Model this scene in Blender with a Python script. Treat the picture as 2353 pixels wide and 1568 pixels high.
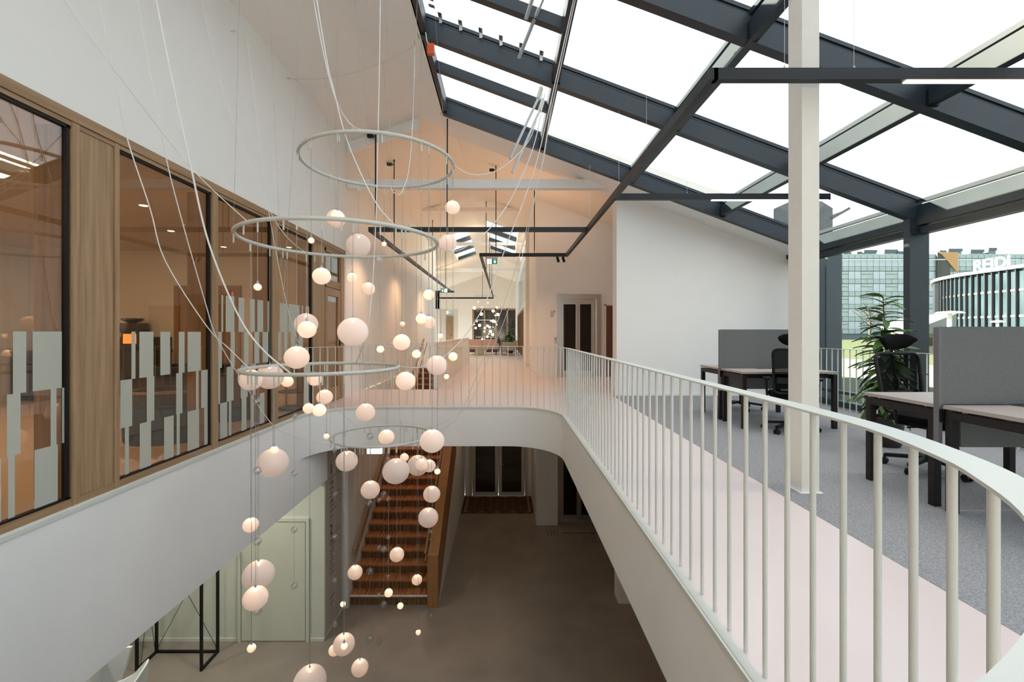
import bpy, math, random
from math import sin, cos, pi, sqrt, radians
from mathutils import Vector
random.seed(7)
S = bpy.context.scene
C = S.collection
for o in list(bpy.data.objects):
    bpy.data.objects.remove(o)

# ------------------------------------------------------------------ camera, world, sun, exposure
F, CX, CY, H = 1050.0, 1158.0, 764.0, 1.25      # focal length and horizon in pixels of the 2353 x 1568 frame, eye height
cd = bpy.data.cameras.new('camera')
cam = bpy.data.objects.new('camera', cd)
C.objects.link(cam)
cam.location = (0, 0, H)
cam.rotation_euler = (pi / 2, 0, 0)
cd.sensor_width = 36.0
cd.lens = 36.0 * F / 2353.0
cd.shift_x = 18.5 / 2353.0
cd.shift_y = -20.0 / 2353.0
cd.clip_start = 0.02
cd.clip_end = 500
S.camera = cam
S.view_settings.view_transform = 'Standard'
S.view_settings.look = 'None'
S.view_settings.gamma = 1.0
S.view_settings.use_curve_mapping = False
S.view_settings.exposure = 0.85

w = bpy.data.worlds.new('sky')
S.world = w
w.use_nodes = True
nt = w.node_tree
bg = nt.nodes['Background']
tc = nt.nodes.new('ShaderNodeTexCoord')
mp = nt.nodes.new('ShaderNodeMapping')
mp.inputs['Scale'].default_value = (1.2, 3.0, 5.0)
ns = nt.nodes.new('ShaderNodeTexNoise')
ns.inputs['Scale'].default_value = 1.6
ns.inputs['Detail'].default_value = 6
ns.inputs['Roughness'].default_value = 0.6
rp = nt.nodes.new('ShaderNodeValToRGB')
rp.color_ramp.elements[0].position = 0.35
rp.color_ramp.elements[0].color = (0.66, 0.74, 0.83, 1)
rp.color_ramp.elements[1].position = 0.68
rp.color_ramp.elements[1].color = (0.80, 0.83, 0.86, 1)
nt.links.new(tc.outputs['Generated'], mp.inputs['Vector'])
nt.links.new(mp.outputs['Vector'], ns.inputs['Vector'])
nt.links.new(ns.outputs['Fac'], rp.inputs['Fac'])
nt.links.new(rp.outputs['Color'], bg.inputs['Color'])
bg.inputs['Strength'].default_value = 1.25

sd = bpy.data.lights.new('sun', 'SUN')
sd.energy = 32.0
sd.angle = radians(0.6)
sd.color = (1.0, 0.90, 0.70)
sun = bpy.data.objects.new('sun', sd)
C.objects.link(sun)
sun.rotation_euler = Vector((1.0, -0.27, -0.56)).to_track_quat('-Z', 'Y').to_euler()

WARM = (1.0, 0.56, 0.30)
def area(name, loc, rot, sx, sy, power, color=WARM):
    d = bpy.data.lights.new(name, 'AREA')
    d.shape = 'RECTANGLE'
    d.size, d.size_y = sx, sy
    d.energy = power
    d.color = color
    o = bpy.data.objects.new(name, d)
    C.objects.link(o)
    o.location = loc
    o.rotation_euler = rot
    return o
DOWN, UP = (0, 0, 0), (pi, 0, 0)

# ------------------------------------------------------------------ helpers
def at(u, v, Y):
    return Vector(((u - CX) / F * Y, Y, H - (v - CY) / F * Y))

class MB:
    def __init__(s):
        s.v, s.f = [], []
    def add(s, vs, fs):
        n = len(s.v)
        s.v += [tuple(p) for p in vs]
        s.f += [tuple(i + n for i in f) for f in fs]
        return s
    def box(s, a, b):
        x0, y0, z0 = a
        x1, y1, z1 = b
        return s.add([(x0, y0, z0), (x1, y0, z0), (x1, y1, z0), (x0, y1, z0), (x0, y0, z1), (x1, y0, z1), (x1, y1, z1), (x0, y1, z1)],
                     [(3, 2, 1, 0), (4, 5, 6, 7), (0, 1, 5, 4), (1, 2, 6, 5), (2, 3, 7, 6), (3, 0, 4, 7)])
    def rbox(s, a, b, r, seg=3, axis=2):
        """box with corners rounded about one axis"""
        o = [i for i in range(3) if i != axis]
        pts = []
        for cx, cy, t0 in ((b[o[0]] - r, b[o[1]] - r, 0), (a[o[0]] + r, b[o[1]] - r, pi / 2), (a[o[0]] + r, a[o[1]] + r, pi), (b[o[0]] - r, a[o[1]] + r, 1.5 * pi)):
            for k in range(seg + 1):
                t = t0 + pi / 2 * k / seg
                pts.append((cx + r * cos(t), cy + r * sin(t)))
        return s.prism(pts, a[axis], b[axis], axis)
    def prism(s, pts, z0, z1, axis=2):
        n = len(pts)
        def m(p, z):
            q = [0, 0, 0]
            o = [i for i in range(3) if i != axis]
            q[o[0]], q[o[1]], q[axis] = p[0], p[1], z
            return tuple(q)
        vs = [m(p, z0) for p in pts] + [m(p, z1) for p in pts]
        fs = [tuple(range(n - 1, -1, -1)), tuple(range(n, 2 * n))] + [(i, (i + 1) % n, n + (i + 1) % n, n + i) for i in range(n)]
        return s.add(vs, fs)
    def beam(s, p, q, wd, ht, up=(0, 0, 1)):
        p, q = Vector(p), Vector(q)
        d = (q - p).normalized()
        sd_ = d.cross(Vector(up))
        if sd_.length < 1e-5:
            sd_ = d.cross(Vector((0, 1, 0)))
        sd_.normalize()
        u_ = sd_.cross(d).normalized()
        a, b = sd_ * wd / 2, u_ * ht / 2
        vs = [p - a - b, p + a - b, p + a + b, p - a + b, q - a - b, q + a - b, q + a + b, q - a + b]
        return s.add(vs, [(0, 3, 2, 1), (4, 5, 6, 7), (0, 1, 5, 4), (1, 2, 6, 5), (2, 3, 7, 6), (3, 0, 4, 7)])
    def tube(s, pts, r, seg=6, closed=False):
        pts = [Vector(p) for p in pts]
        n = len(pts)
        rr = r if isinstance(r, (list, tuple)) else [r] * n
        vs, fs = [], []
        prev = None
        for i in range(n):
            a = pts[(i - 1) % n] if closed or i > 0 else pts[0]
            b = pts[(i + 1) % n] if closed or i < n - 1 else pts[-1]
            t = (b - a).normalized()
            if prev is None:
                x = t.cross(Vector((0, 0, 1)))
                if x.length < 1e-3:
                    x = t.cross(Vector((0, 1, 0)))
            else:
                x = prev - t * prev.dot(t)
            x.normalize()
            prev = x
            y = t.cross(x)
            for k in range(seg):
                an = 2 * pi * k / seg
                vs.append(pts[i] + (x * cos(an) + y * sin(an)) * rr[i])
        m = n if closed else n - 1
        for i in range(m):
            j = (i + 1) % n
            for k in range(seg):
                l = (k + 1) % seg
                fs.append((i * seg + k, i * seg + l, j * seg + l, j * seg + k))
        if not closed:
            fs.append(tuple(range(seg - 1, -1, -1)))
            fs.append(tuple((n - 1) * seg + k for k in range(seg)))
        return s.add(vs, fs)
    def lathe(s, prof, seg=20, c=(0, 0, 0)):
        vs, fs = [], []
        n = len(prof)
        for r, z in prof:
            for k in range(seg):
                a = 2 * pi * k / seg
                vs.append((c[0] + r * cos(a), c[1] + r * sin(a), c[2] + z))
        for i in range(n - 1):
            for k in range(seg):
                l = (k + 1) % seg
                fs.append((i * seg + k, i * seg + l, (i + 1) * seg + l, (i + 1) * seg + k))
        fs.append(tuple(range(seg - 1, -1, -1)))
        fs.append(tuple((n - 1) * seg + k for k in range(seg)))
        return s.add(vs, fs)
    def sphere(s, c, r, seg=20, rings=12, squash=1.0):
        prof = [(max(r * sin(pi * i / rings), 1e-4), -r * squash * cos(pi * i / rings)) for i in range(rings + 1)]
        return s.lathe(prof, seg, c)
    def sweep(s, pts, prof, closed=False):
        """profile of (outward offset, z) along a plan path"""
        n, m = len(pts), len(prof)
        vs, fs = [], []
        for i in range(n):
            a = pts[(i - 1) % n] if closed or i > 0 else pts[0]
            b = pts[(i + 1) % n] if closed or i < n - 1 else pts[-1]
            t = (Vector(b) - Vector(a)).normalized()
            nx, ny = t.y, -t.x
            for o, z in prof:
                vs.append((pts[i][0] + nx * o, pts[i][1] + ny * o, z))
        for i in range(n if closed else n - 1):
            j = (i + 1) % n
            for k in range(m):
                l = (k + 1) % m
                fs.append((i * m + k, j * m + k, j * m + l, i * m + l))
        if not closed:
            fs.append(tuple(range(m)))
            fs.append(tuple((n - 1) * m + k for k in range(m - 1, -1, -1)))
        return s.add(vs, fs)
    def mesh(s, name, mat, smooth=False):
        me = bpy.data.meshes.new(name)
        me.from_pydata(s.v, [], s.f)
        me.materials.append(mat)
        if smooth:
            me.polygons.foreach_set('use_smooth', [True] * len(me.polygons))
            try:
                me.set_sharp_from_angle(angle=radians(40))
            except Exception:
                pass
        me.update()
        return me
    def build(s, name, mat, parent=None, smooth=False, loc=None):
        o = bpy.data.objects.new(name, s.mesh(name, mat, smooth))
        C.objects.link(o)
        if parent is not None:
            o.parent = parent
            if loc is None:
                o.location = -root_loc(parent)
        if loc is not None:
            o.location = loc
        return o

def root_loc(o):
    """total translation of a parent chain (used so parts can be drawn in world coordinates)"""
    v = Vector((0, 0, 0))
    while o is not None:
        v += o.location
        o = o.parent
    return v

def tag(o, label=None, cat=None, group=None, kind=None):
    if label: o['label'] = label
    if cat: o['category'] = cat
    if group: o['group'] = group
    if kind: o['kind'] = kind
    return o
def empty(name, loc=(0, 0, 0), label=None, cat=None, group=None, kind=None, rz=0, parent=None):
    o = bpy.data.objects.new(name, None)
    C.objects.link(o)
    o.location = loc
    o.rotation_euler = (0, 0, rz)
    o.empty_display_size = 0.1
    if parent: o.parent = parent
    return tag(o, label, cat, group, kind)
def struct(name, mb, mat, smooth=False, label=None):
    o = mb.build(name, mat, smooth=smooth)
    return tag(o, label, kind='structure')
def inst(me, name, loc, parent, rot=(0, 0, 0), scale=(1, 1, 1)):
    o = bpy.data.objects.new(name, me)
    C.objects.link(o)
    o.parent = parent
    o.location = loc
    o.rotation_euler = rot
    o.scale = scale
    return o
def copy_tree(o, parent=None):
    c = o.copy()
    C.objects.link(c)
    c.parent = parent
    for ch in list(o.children):
        copy_tree(ch, c)
    return c
def text(name, body, size, mat, parent, loc, rot, extrude=0.001, offset=0.0):
    cu = bpy.data.curves.new(name, 'FONT')
    cu.body = body
    cu.size = size
    cu.extrude = extrude
    cu.offset = offset
    cu.materials.append(mat)
    tmp = bpy.data.objects.new(name + '_tmp', cu)
    C.objects.link(tmp)
    dg_ = bpy.context.evaluated_depsgraph_get()
    me = bpy.data.meshes.new_from_object(tmp.evaluated_get(dg_))
    bpy.data.objects.remove(tmp)
    o = bpy.data.objects.new(name, me)
    C.objects.link(o)
    o.parent = parent
    o.location = loc
    o.rotation_euler = rot
    return o

# ------------------------------------------------------------------ materials
def M(name, col, rough=0.5, metal=0.0, var=0.0, scale=(6, 6, 6), col2=None, bump=0.0, detail=4, spec=0.5, sharp=(0.3, 0.7)):
    m = bpy.data.materials.new(name)
    m.use_nodes = True
    t = m.node_tree
    b = t.nodes['Principled BSDF']
    b.inputs['Base Color'].default_value = (*col, 1)
    b.inputs['Roughness'].default_value = rough
    b.inputs['Metallic'].default_value = metal
    b.inputs['Specular IOR Level'].default_value = spec
    c2 = col2 or tuple(max(0, c * (1 - var)) for c in col)
    if var or col2 or bump:
        co = t.nodes.new('ShaderNodeTexCoord')
        mpp = t.nodes.new('ShaderNodeMapping')
        mpp.inputs['Scale'].default_value = scale
        no = t.nodes.new('ShaderNodeTexNoise')
        no.inputs['Scale'].default_value = 1.0
        no.inputs['Detail'].default_value = detail
        t.links.new(co.outputs['Object'], mpp.inputs['Vector'])
        t.links.new(mpp.outputs['Vector'], no.inputs['Vector'])
        if var or col2:
            r = t.nodes.new('ShaderNodeValToRGB')
            r.color_ramp.elements[0].position, r.color_ramp.elements[1].position = sharp
            r.color_ramp.elements[0].color = (*col, 1)
            r.color_ramp.elements[1].color = (*c2, 1)
            t.links.new(no.outputs['Fac'], r.inputs['Fac'])
            t.links.new(r.outputs['Color'], b.inputs['Base Color'])
        if bump:
            bp = t.nodes.new('ShaderNodeBump')
            bp.inputs['Strength'].default_value = bump
            bp.inputs['Distance'].default_value = 0.01
            t.links.new(no.outputs['Fac'], bp.inputs['Height'])
            t.links.new(bp.outputs['Normal'], b.inputs['Normal'])
    return m
def glassmat(name, tint=(0.93, 0.95, 0.94), ior=1.5, rough=0.0, boost=1.0):
    """a thin pane: straight-through light plus Fresnel mirror reflection"""
    m = bpy.data.materials.new(name)
    m.use_nodes = True
    t = m.node_tree
    t.nodes.clear()
    out = t.nodes.new('ShaderNodeOutputMaterial')
    mx = t.nodes.new('ShaderNodeMixShader')
    tr = t.nodes.new('ShaderNodeBsdfTransparent')
    gl = t.nodes.new('ShaderNodeBsdfGlossy')
    ge = t.nodes.new('ShaderNodeNewGeometry')
    dt_ = t.nodes.new('ShaderNodeVectorMath')
    dt_.operation = 'DOT_PRODUCT'
    t.links.new(ge.outputs['Normal'], dt_.inputs[0])
    t.links.new(ge.outputs['Incoming'], dt_.inputs[1])
    def mth(op, a, b=None):
        n_ = t.nodes.new('ShaderNodeMath')
        n_.operation = op
        n_.use_clamp = op == 'MULTIPLY_ADD'
        for i_, x_ in enumerate((a, b)):
            if x_ is None: continue
            if isinstance(x_, (int, float)): n_.inputs[i_].default_value = x_
            else: t.links.new(x_, n_.inputs[i_])
        return n_
    f0 = ((ior - 1) / (ior + 1)) ** 2 * boost
    ab = mth('ABSOLUTE', dt_.outputs['Value'])
    om = mth('SUBTRACT', 1.0, ab.outputs[0])
    pw_ = mth('POWER', om.outputs[0], 5.0)
    fa = mth('MULTIPLY_ADD', pw_.outputs[0], 1.0 - f0)
    fa.inputs[2].default_value = f0
    tr.inputs['Color'].default_value = (*tint, 1)
    gl.inputs['Roughness'].default_value = rough
    t.links.new(fa.outputs[0], mx.inputs[0])
    t.links.new(tr.outputs[0], mx.inputs[1])
    t.links.new(gl.outputs[0], mx.inputs[2])
    t.links.new(mx.outputs[0], out.inputs[0])
    return m
def emit(name, col, strength):
    m = bpy.data.materials.new(name)
    m.use_nodes = True
    b = m.node_tree.nodes['Principled BSDF']
    b.inputs['Base Color'].default_value = (*col, 1)
    b.inputs['Emission Color'].default_value = (*col, 1)
    b.inputs['Emission Strength'].default_value = strength
    return m
def milk(name, col, through=0.5, clear=0.2):
    """frosted glass or film: lets light through and scatters it"""
    m = bpy.data.materials.new(name)
    m.use_nodes = True
    t = m.node_tree
    t.nodes.clear()
    out = t.nodes.new('ShaderNodeOutputMaterial')
    d = t.nodes.new('ShaderNodeBsdfDiffuse')
    tl = t.nodes.new('ShaderNodeBsdfTranslucent')
    tr = t.nodes.new('ShaderNodeBsdfTransparent')
    m1 = t.nodes.new('ShaderNodeMixShader')
    m2 = t.nodes.new('ShaderNodeMixShader')
    d.inputs['Color'].default_value = (*col, 1)
    tl.inputs['Color'].default_value = (*col, 1)
    m1.inputs[0].default_value = through
    m2.inputs[0].default_value = clear
    t.links.new(d.outputs[0], m1.inputs[1])
    t.links.new(tl.outputs[0], m1.inputs[2])
    t.links.new(m1.outputs[0], m2.inputs[1])
    t.links.new(tr.outputs[0], m2.inputs[2])
    t.links.new(m2.outputs[0], out.inputs[0])
    return m

white = M('white_paint', (0.86, 0.865, 0.85), 0.55, var=0.02, scale=(3, 3, 3))
cream = M('cream_paint', (0.82, 0.78, 0.70), 0.6, var=0.02, scale=(3, 3, 3))
green = M('pale_green_paint', (0.66, 0.69, 0.60), 0.55, var=0.03, scale=(2, 2, 2))
railw = M('white_powder_coat', (0.67, 0.695, 0.65), 0.38, var=0.02)
ringm = M('pale_grey_powder_coat', (0.58, 0.61, 0.57), 0.42, var=0.03)
cordm = M('white_cord', (0.78, 0.80, 0.79), 0.5, var=0.02)
wirem = M('grey_wire', (0.38, 0.38, 0.36), 0.45, metal=0.3, var=0.05)
steel = M('dark_steel', (0.020, 0.032, 0.042), 0.42, var=0.25, scale=(2, 2, 2))
black = M('black_metal', (0.008, 0.008, 0.009), 0.5, var=0.2, spec=0.3)
blackfab = M('black_fabric', (0.005, 0.005, 0.006), 0.95, spec=0.15, var=0.3, scale=(200, 200, 200), bump=0.2)
greyfab = M('grey_felt', (0.165, 0.175, 0.175), 0.95, var=0.18, scale=(120, 120, 120), bump=0.2)
epoxy = M('pink_white_resin', (0.755, 0.65, 0.625), 0.30, var=0.04, scale=(1.2, 1.2, 1.2))
carpetm = M('grey_carpet', (0.335, 0.335, 0.345), 0.95, var=0.35, scale=(90, 90, 90), bump=0.35, sharp=(0.4, 0.62))
concrete = M('polished_concrete', (0.315, 0.27, 0.225), 0.35, var=0.22, scale=(1.6, 1.6, 1.6), detail=8)
oakv = M('oak_upright', (0.40, 0.265, 0.15), 0.5, col2=(0.27, 0.165, 0.085), scale=(38, 38, 1.4), detail=5, sharp=(0.35, 0.72))
oakh = M('oak_lengthwise', (0.37, 0.235, 0.125), 0.5, col2=(0.25, 0.15, 0.075), scale=(38, 1.4, 38), detail=5, sharp=(0.35, 0.72))
oakx = M('oak_crosswise', (0.37, 0.235, 0.125), 0.5, col2=(0.25, 0.15, 0.075), scale=(1.4, 38, 38), detail=5, sharp=(0.35, 0.72))
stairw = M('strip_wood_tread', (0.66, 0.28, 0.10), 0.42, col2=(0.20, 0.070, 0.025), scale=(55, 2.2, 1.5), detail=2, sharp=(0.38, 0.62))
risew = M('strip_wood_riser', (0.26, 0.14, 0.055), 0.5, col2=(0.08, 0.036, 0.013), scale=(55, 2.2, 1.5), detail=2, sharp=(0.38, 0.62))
stainless = M('brushed_steel', (0.55, 0.54, 0.52), 0.28, metal=1.0, var=0.08, scale=(60, 60, 1))
darkdoor = M('brown_laminate', (0.13, 0.065, 0.04), 0.45, var=0.15, scale=(20, 20, 1))
desktop = M('grey_beige_laminate', (0.40, 0.355, 0.33), 0.45, var=0.03)
deskframe = M('dark_brown_metal', (0.012, 0.010, 0.009), 0.45, var=0.1, spec=0.3)
roofglass = glassmat('roof_glass', (0.965, 0.985, 0.98), 1.45, 0.0, 0.8)
wallglass = glassmat('facade_glass', (0.82, 0.89, 0.88), 1.45, 0.0, 1.0)
tintglass = glassmat('warm_tinted_glass', (0.80, 0.74, 0.66), 1.55, 0.0, 2.1)
darkglass = M('dark_glass', (0.02, 0.018, 0.016), 0.06, spec=0.8, var=0.2)
clearglass = glassmat('clear_bead_glass', (0.90, 0.92, 0.92), 1.5, 0.04, 4.5)
globem = milk('frosted_globe_glass', (0.97, 0.92, 0.91), 0.50, 0.07)
film = milk('frosted_film', (0.66, 0.70, 0.64), 0.35, 0.10)
bulb = emit('warm_bulb', (1.0, 0.62, 0.34), 24.0)
led = emit('warm_led_strip', (1.0, 0.80, 0.58), 5.0)
downlight = emit('ceiling_downlight', (1.0, 0.82, 0.56), 3.0)
signwhite = emit('lit_sign_face', (0.95, 0.90, 0.98), 1.4)
signgreen = emit('lit_green_face', (0.01, 0.16, 0.09), 0.6)
inkm = M('black_lettering', (0.012, 0.012, 0.012), 0.6, var=0.05)
redm = M('red_sign', (0.50, 0.03, 0.03), 0.5, var=0.05)
orangem = M('orange_plastic', (0.75, 0.12, 0.03), 0.45, var=0.1)
leafm = M('plant_leaf', (0.11, 0.21, 0.05), 0.35, col2=(0.05, 0.11, 0.03), scale=(8, 8, 8))
barkm = M('plant_stem', (0.20, 0.13, 0.07), 0.8, var=0.3, scale=(30, 30, 30))
soilm = M('potting_soil', (0.05, 0.035, 0.025), 0.95, var=0.3, scale=(40, 40, 40), bump=0.5)
grassm = M('lawn', (0.034, 0.056, 0.012), 0.9, col2=(0.055, 0.058, 0.020), scale=(1.5, 1.5, 1.5), bump=0.4)
strawm = M('dry_grass', (0.13, 0.10, 0.055), 0.9, var=0.4, scale=(30, 30, 30))
pavem = M('pale_paving', (0.13, 0.125, 0.115), 0.8, var=0.12)

# ------------------------------------------------------------------ dimensions
XW = -3.08          # glazed wall on the near side of the void
XE = -3.06          # slab edge below it
XR = 0.89           # slab edge along the gallery
YF = 7.66           # slab edge at the far end of the void
ZS = -0.66          # underside of the slab
ZG = -4.10          # ground floor
YA = 9.0            # far end of the glass-roofed hall
def roof_r(x): return 4.85 - 0.374 * x       # underside of the glazed slope
def roof_l(x): return 4.97 + 0.353 * (x + 3.08)
XC, ZC = -1.662, 5.47                        # crease
def cor_r(x): return 5.68 - 0.348 * (x + 1.07)

def arc(cx, cy, r, a0, a1, n):
    return [(cx + r * cos(a0 + (a1 - a0) * i / n), cy + r * sin(a0 + (a1 - a0) * i / n)) for i in range(n + 1)]
def catmull(pts, k=4):
    out = []
    for i in range(len(pts) - 1):
        p0, p1, p2, p3 = (Vector(pts[max(0, i - 1)]), Vector(pts[i]), Vector(pts[i + 1]), Vector(pts[min(len(pts) - 1, i + 2)]))
        for j in range(k):
            t = j / k
            out.append(tuple(0.5 * ((2 * p1) + (p2 - p0) * t + (2 * p0 - 5 * p1 + 4 * p2 - p3) * t * t + (3 * p1 - p0 - 3 * p2 + p3) * t ** 3)))
    out.append(tuple(pts[-1]))
    return out
near_curve = catmull([(0.89, 1.75), (0.888, 1.45), (0.87, 1.13), (0.80, 0.87), (0.735, 0.735), (0.66, 0.615), (0.55, 0.495), (0.43, 0.40), (0.28, 0.315), (0.1, 0.255), (-0.15, 0.225), (-0.5, 0.22)], 4)
# void edge, walked so that the floor lies on its outer side (clockwise seen from above -> outward = right hand of travel reversed below)
edge = arc(-2.16, 6.76, 0.90, pi, pi / 2, 14) + arc(0.04, 6.81, 0.85, pi / 2, 0, 16) + near_curve + arc(-2.2, 1.08, 0.86, -pi / 2, -pi, 10)
# drop duplicates
ev = [edge[0]]
for p in edge[1:]:
    if (Vector(p) - Vector(ev[-1])).length > 0.01:
        ev.append(p)
edge = ev            # travels clockwise: the left-hand normal points outwards (onto the floor)
def offset_path(pts, d, closed=True):
    n = len(pts)
    out = []
    for i in range(n):
        a = pts[(i - 1) % n] if closed or i else pts[0]
        b = pts[(i + 1) % n] if closed or i < n - 1 else pts[-1]
        t = (Vector(b) - Vector(a)).normalized()
        out.append((pts[i][0] - t.y * d, pts[i][1] + t.x * d))
    return out
def holed_plate(name, mat, outer, holes, z, flip=False):
    import bmesh
    bm = bmesh.new()
    es = []
    for loop in [outer] + holes:
        vs = [bm.verts.new((x, y, z)) for x, y in loop]
        for i in range(len(vs)):
            es.append(bm.edges.new((vs[i], vs[(i + 1) % len(vs)])))
    bmesh.ops.triangle_fill(bm, use_beauty=True, use_dissolve=False, edges=es)
    bmesh.ops.recalc_face_normals(bm, faces=bm.faces)
    if (sum(f.normal.z for f in bm.faces) < 0) != flip:
        bmesh.ops.reverse_faces(bm, faces=bm.faces)
    me = bpy.data.meshes.new(name)
    bm.to_mesh(me)
    bm.free()
    me.materials.append(mat)
    o = bpy.data.objects.new(name, me)
    C.objects.link(o)
    return tag(o, kind='structure')

# ------------------------------------------------------------------ floors, slab, carpet
stair_hole = [(-3.04, 10.0), (-1.46, 10.0), (-1.46, 16.5), (-3.04, 16.5)]
outer = [(-3.5, -6), (2.13, -6), (2.13, 9.0), (4.2, 9.0), (4.2, 13.2), (1.2, 13.2), (1.2, 29.6), (-6.6, 29.6), (-6.6, 20.6), (-3.5, 20.6)]
holed_plate('floor_upper', epoxy, outer, [edge, stair_hole], 0.0)
holed_plate('ceiling_lower', white, [(-7.2, -6), (6.4, -6), (6.4, 17.2), (-7.2, 17.2)], [edge, stair_hole], ZS, flip=True)
fas = MB().sweep(edge, [(0.0, -0.001), (0.0, ZS), (-0.03, ZS), (-0.03, -0.001)], closed=True)
struct('trim_1', fas, white, smooth=True, label='curved white slab edge around the open hall')
lip = MB().sweep(edge, [(0.012, 0.0), (0.012, -0.028), (0.0, -0.03), (0.0, 0.004), (-0.012, 0.010), (-0.034, 0.010), (-0.034, 0.0)], closed=True)
struct('trim_2', lip, railw, smooth=True, label='thin white lip along the slab edge')
sh = MB()
n4 = len(stair_hole)
for i in range(n4):
    a, b = stair_hole[i], stair_hole[(i + 1) % n4]
    sh.add([(*a, -0.001), (*b, -0.001), (*b, ZS), (*a, ZS)], [(0, 1, 2, 3)])
struct('trim_3', sh, white, label='white edge of the stair opening')
struct('floor_office', MB().box((2.13, -6, -0.02), (5.66, 9.0, 0.002)), carpetm, label='grey office carpet')
struct('floor', MB().box((-7.2, -6, ZG - 0.1), (6.4, 15.0, ZG)), concrete)
struct('floor_lounge', MB().box((-9, -3, -0.06), (-3.5, 8.85, -0.002)), M('warm_resin', (0.74, 0.60, 0.50), 0.3, var=0.06, scale=(1.5, 1.5, 1.5)))

# ------------------------------------------------------------------ walls and roof of the hall
def wallbox(name, a, b, mat=white, label=None):
    return struct(name, MB().box(a, b), mat, label=label)
wallbox('wall_left', (XW - 0.25, -6, 2.83), (XW, 8.88, 5.4))
wallbox('wall_left_corridor', (XW - 0.25, 8.88, -0.01), (XW - 0.005, 20.6, 5.6), white)
wallbox('wall_left_downstand', (XE - 0.25, -6, -1.305), (XE, 6.77, ZS), white, label='deep white beam under the glazed wall')
struct('wall_left_return', MB().box((XE - 0.25, 6.77, -1.305), (XE, 7.92, -0.05)), white)
# left roof slope with thickness, and the narrow slope on the far side of the crease
def slopeslab(name, xs, zs, y0, y1, th, mat):
    mb = MB()
    pts = [(x, z) for x, z in zip(xs, zs)] + [(x, z + th) for x, z in reversed(list(zip(xs, zs)))]
    mb.prism(pts, y0, y1, axis=1)
    return struct(name, mb, mat)
slopeslab('ceiling_left', (-3.4, XC), (roof_l(-3.4), ZC), -6, YA, 0.32, white)
slopeslab('ceiling_crease', (XC, -1.13), (ZC, roof_r(-1.13)), -6, YA, 0.34, white)
slopeslab('ceiling_end', (-1.13, 6.0), (roof_r(-1.13), roof_r(6.0)), 8.47, YA + 0.33, 0.25, white)
# closing wall behind the camera
bk = MB().prism([(-3.4, -0.1), (5.9, -0.1), (5.9, 2.7), (-1.66, 5.6), (-3.4, 5.1)], -6.3, -6.0, axis=1)
struct('wall_back', bk, white)
# white end wall of the office with the corridor opening on its left
ew = MB().prism([(2.22, -0.05), (5.75, -0.05), (5.75, roof_r(5.75) + 0.05), (2.22, roof_r(2.22) + 0.05)], YA, YA + 0.33, axis=1)
struct('wall_office_end', ew, white)
struct('baseboard_office', MB().box((2.22, YA - 0.012, 0), (5.6, YA, 0.05)), white)
struct('beam_tie', MB().box((XW, YA - 0.05, 4.08), (2.05, YA + 0.12, 4.25)), white, label='white tie beam across the corridor mouth')
struct('beam_sloping', MB().prism([(XW, roof_l(XW) - 0.22), (XC, ZC - 0.2), (XC, ZC), (XW, roof_l(XW))], YA - 0.04, YA + 0.04, axis=1), white)

# ------------------------------------------------------------------ corridor shell
def cor_l(x): return 4.97 + 0.353 * (x + 3.08)
def plane_strip(name, fn, xs, ys, mat, th=0.2):
    mb = MB()
    x0, x1 = xs
    y0, y1 = ys
    a, b = fn(x0), fn(x1)
    mb.add([(x0, y0, a), (x1, y0, b), (x1, y1, b), (x0, y1, a), (x0, y0, a + th), (x1, y0, b + th), (x1, y1, b + th), (x0, y1, a + th)],
           [(0, 1, 2, 3), (7, 6, 5, 4), (0, 4, 5, 1), (1, 5, 6, 2), (2, 6, 7, 3), (3, 7, 4, 0)])
    return struct(name, mb, mat)
for i, (xs, ys) in enumerate([((-3.4, -1.07), (YA, 19.0)), ((-6.8, -1.07), (25.0, 34.2)), ((-6.8, -2.5), (19.0, 25.0)), ((-1.5, -1.07), (19.0, 25.0))]):
    plane_strip('ceiling_corridor_a%d' % i, cor_l, xs, ys, cream)
for i, (xs, ys) in enumerate([((-1.07, 4.4), (YA, 17.6)), ((-1.07, 1.2), (23.6, 34.2)), ((-1.07, -0.7), (17.6, 23.6)), ((0.55, 1.2), (17.6, 23.6))]):
    plane_strip('ceiling_corridor_b%d' % i, cor_r, xs, ys, cream)
for i, (fn, xs, ys) in enumerate([(cor_l, (-2.5, -1.5), (19.0, 25.0)), (cor_r, (-0.7, 0.55), (17.6, 23.6))]):
    r = empty('window_%d' % (4 + i), ((xs[0] + xs[1]) / 2, ys[0], fn(xs[0])), kind='structure')
    for k in range(4):
        y = ys[0] + (ys[1] - ys[0]) * k / 3
        MB().beam((xs[0], y, fn(xs[0]) + 0.1), (xs[1], y, fn(xs[1]) + 0.1), 0.22 if k in (1, 2) else 0.08, 0.16).build('mullion', steel, r)
    for k in range(3):
        y0 = ys[0] + (ys[1] - ys[0]) * k / 3
        y1 = y0 + (ys[1] - ys[0]) / 3
        MB().add([(xs[0], y0, fn(xs[0]) + 0.17), (xs[1], y0, fn(xs[1]) + 0.17), (xs[1], y1, fn(xs[1]) + 0.17), (xs[0], y1, fn(xs[0]) + 0.17)], [(0, 1, 2, 3)]).build('pane', roofglass, r)
struct('beam_collar', MB().box((-2.6, 14.5, 5.10), (0.46, 14.66, 5.22)), white)
struct('beam_collar.001', MB().box((-3.05, 19.2, 4.92), (0.9, 19.36, 5.04)), white)
struct('beam_collar.002', MB().box((-3.9, 25.2, 4.62), (0.9, 25.36, 4.78)), white)
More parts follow.
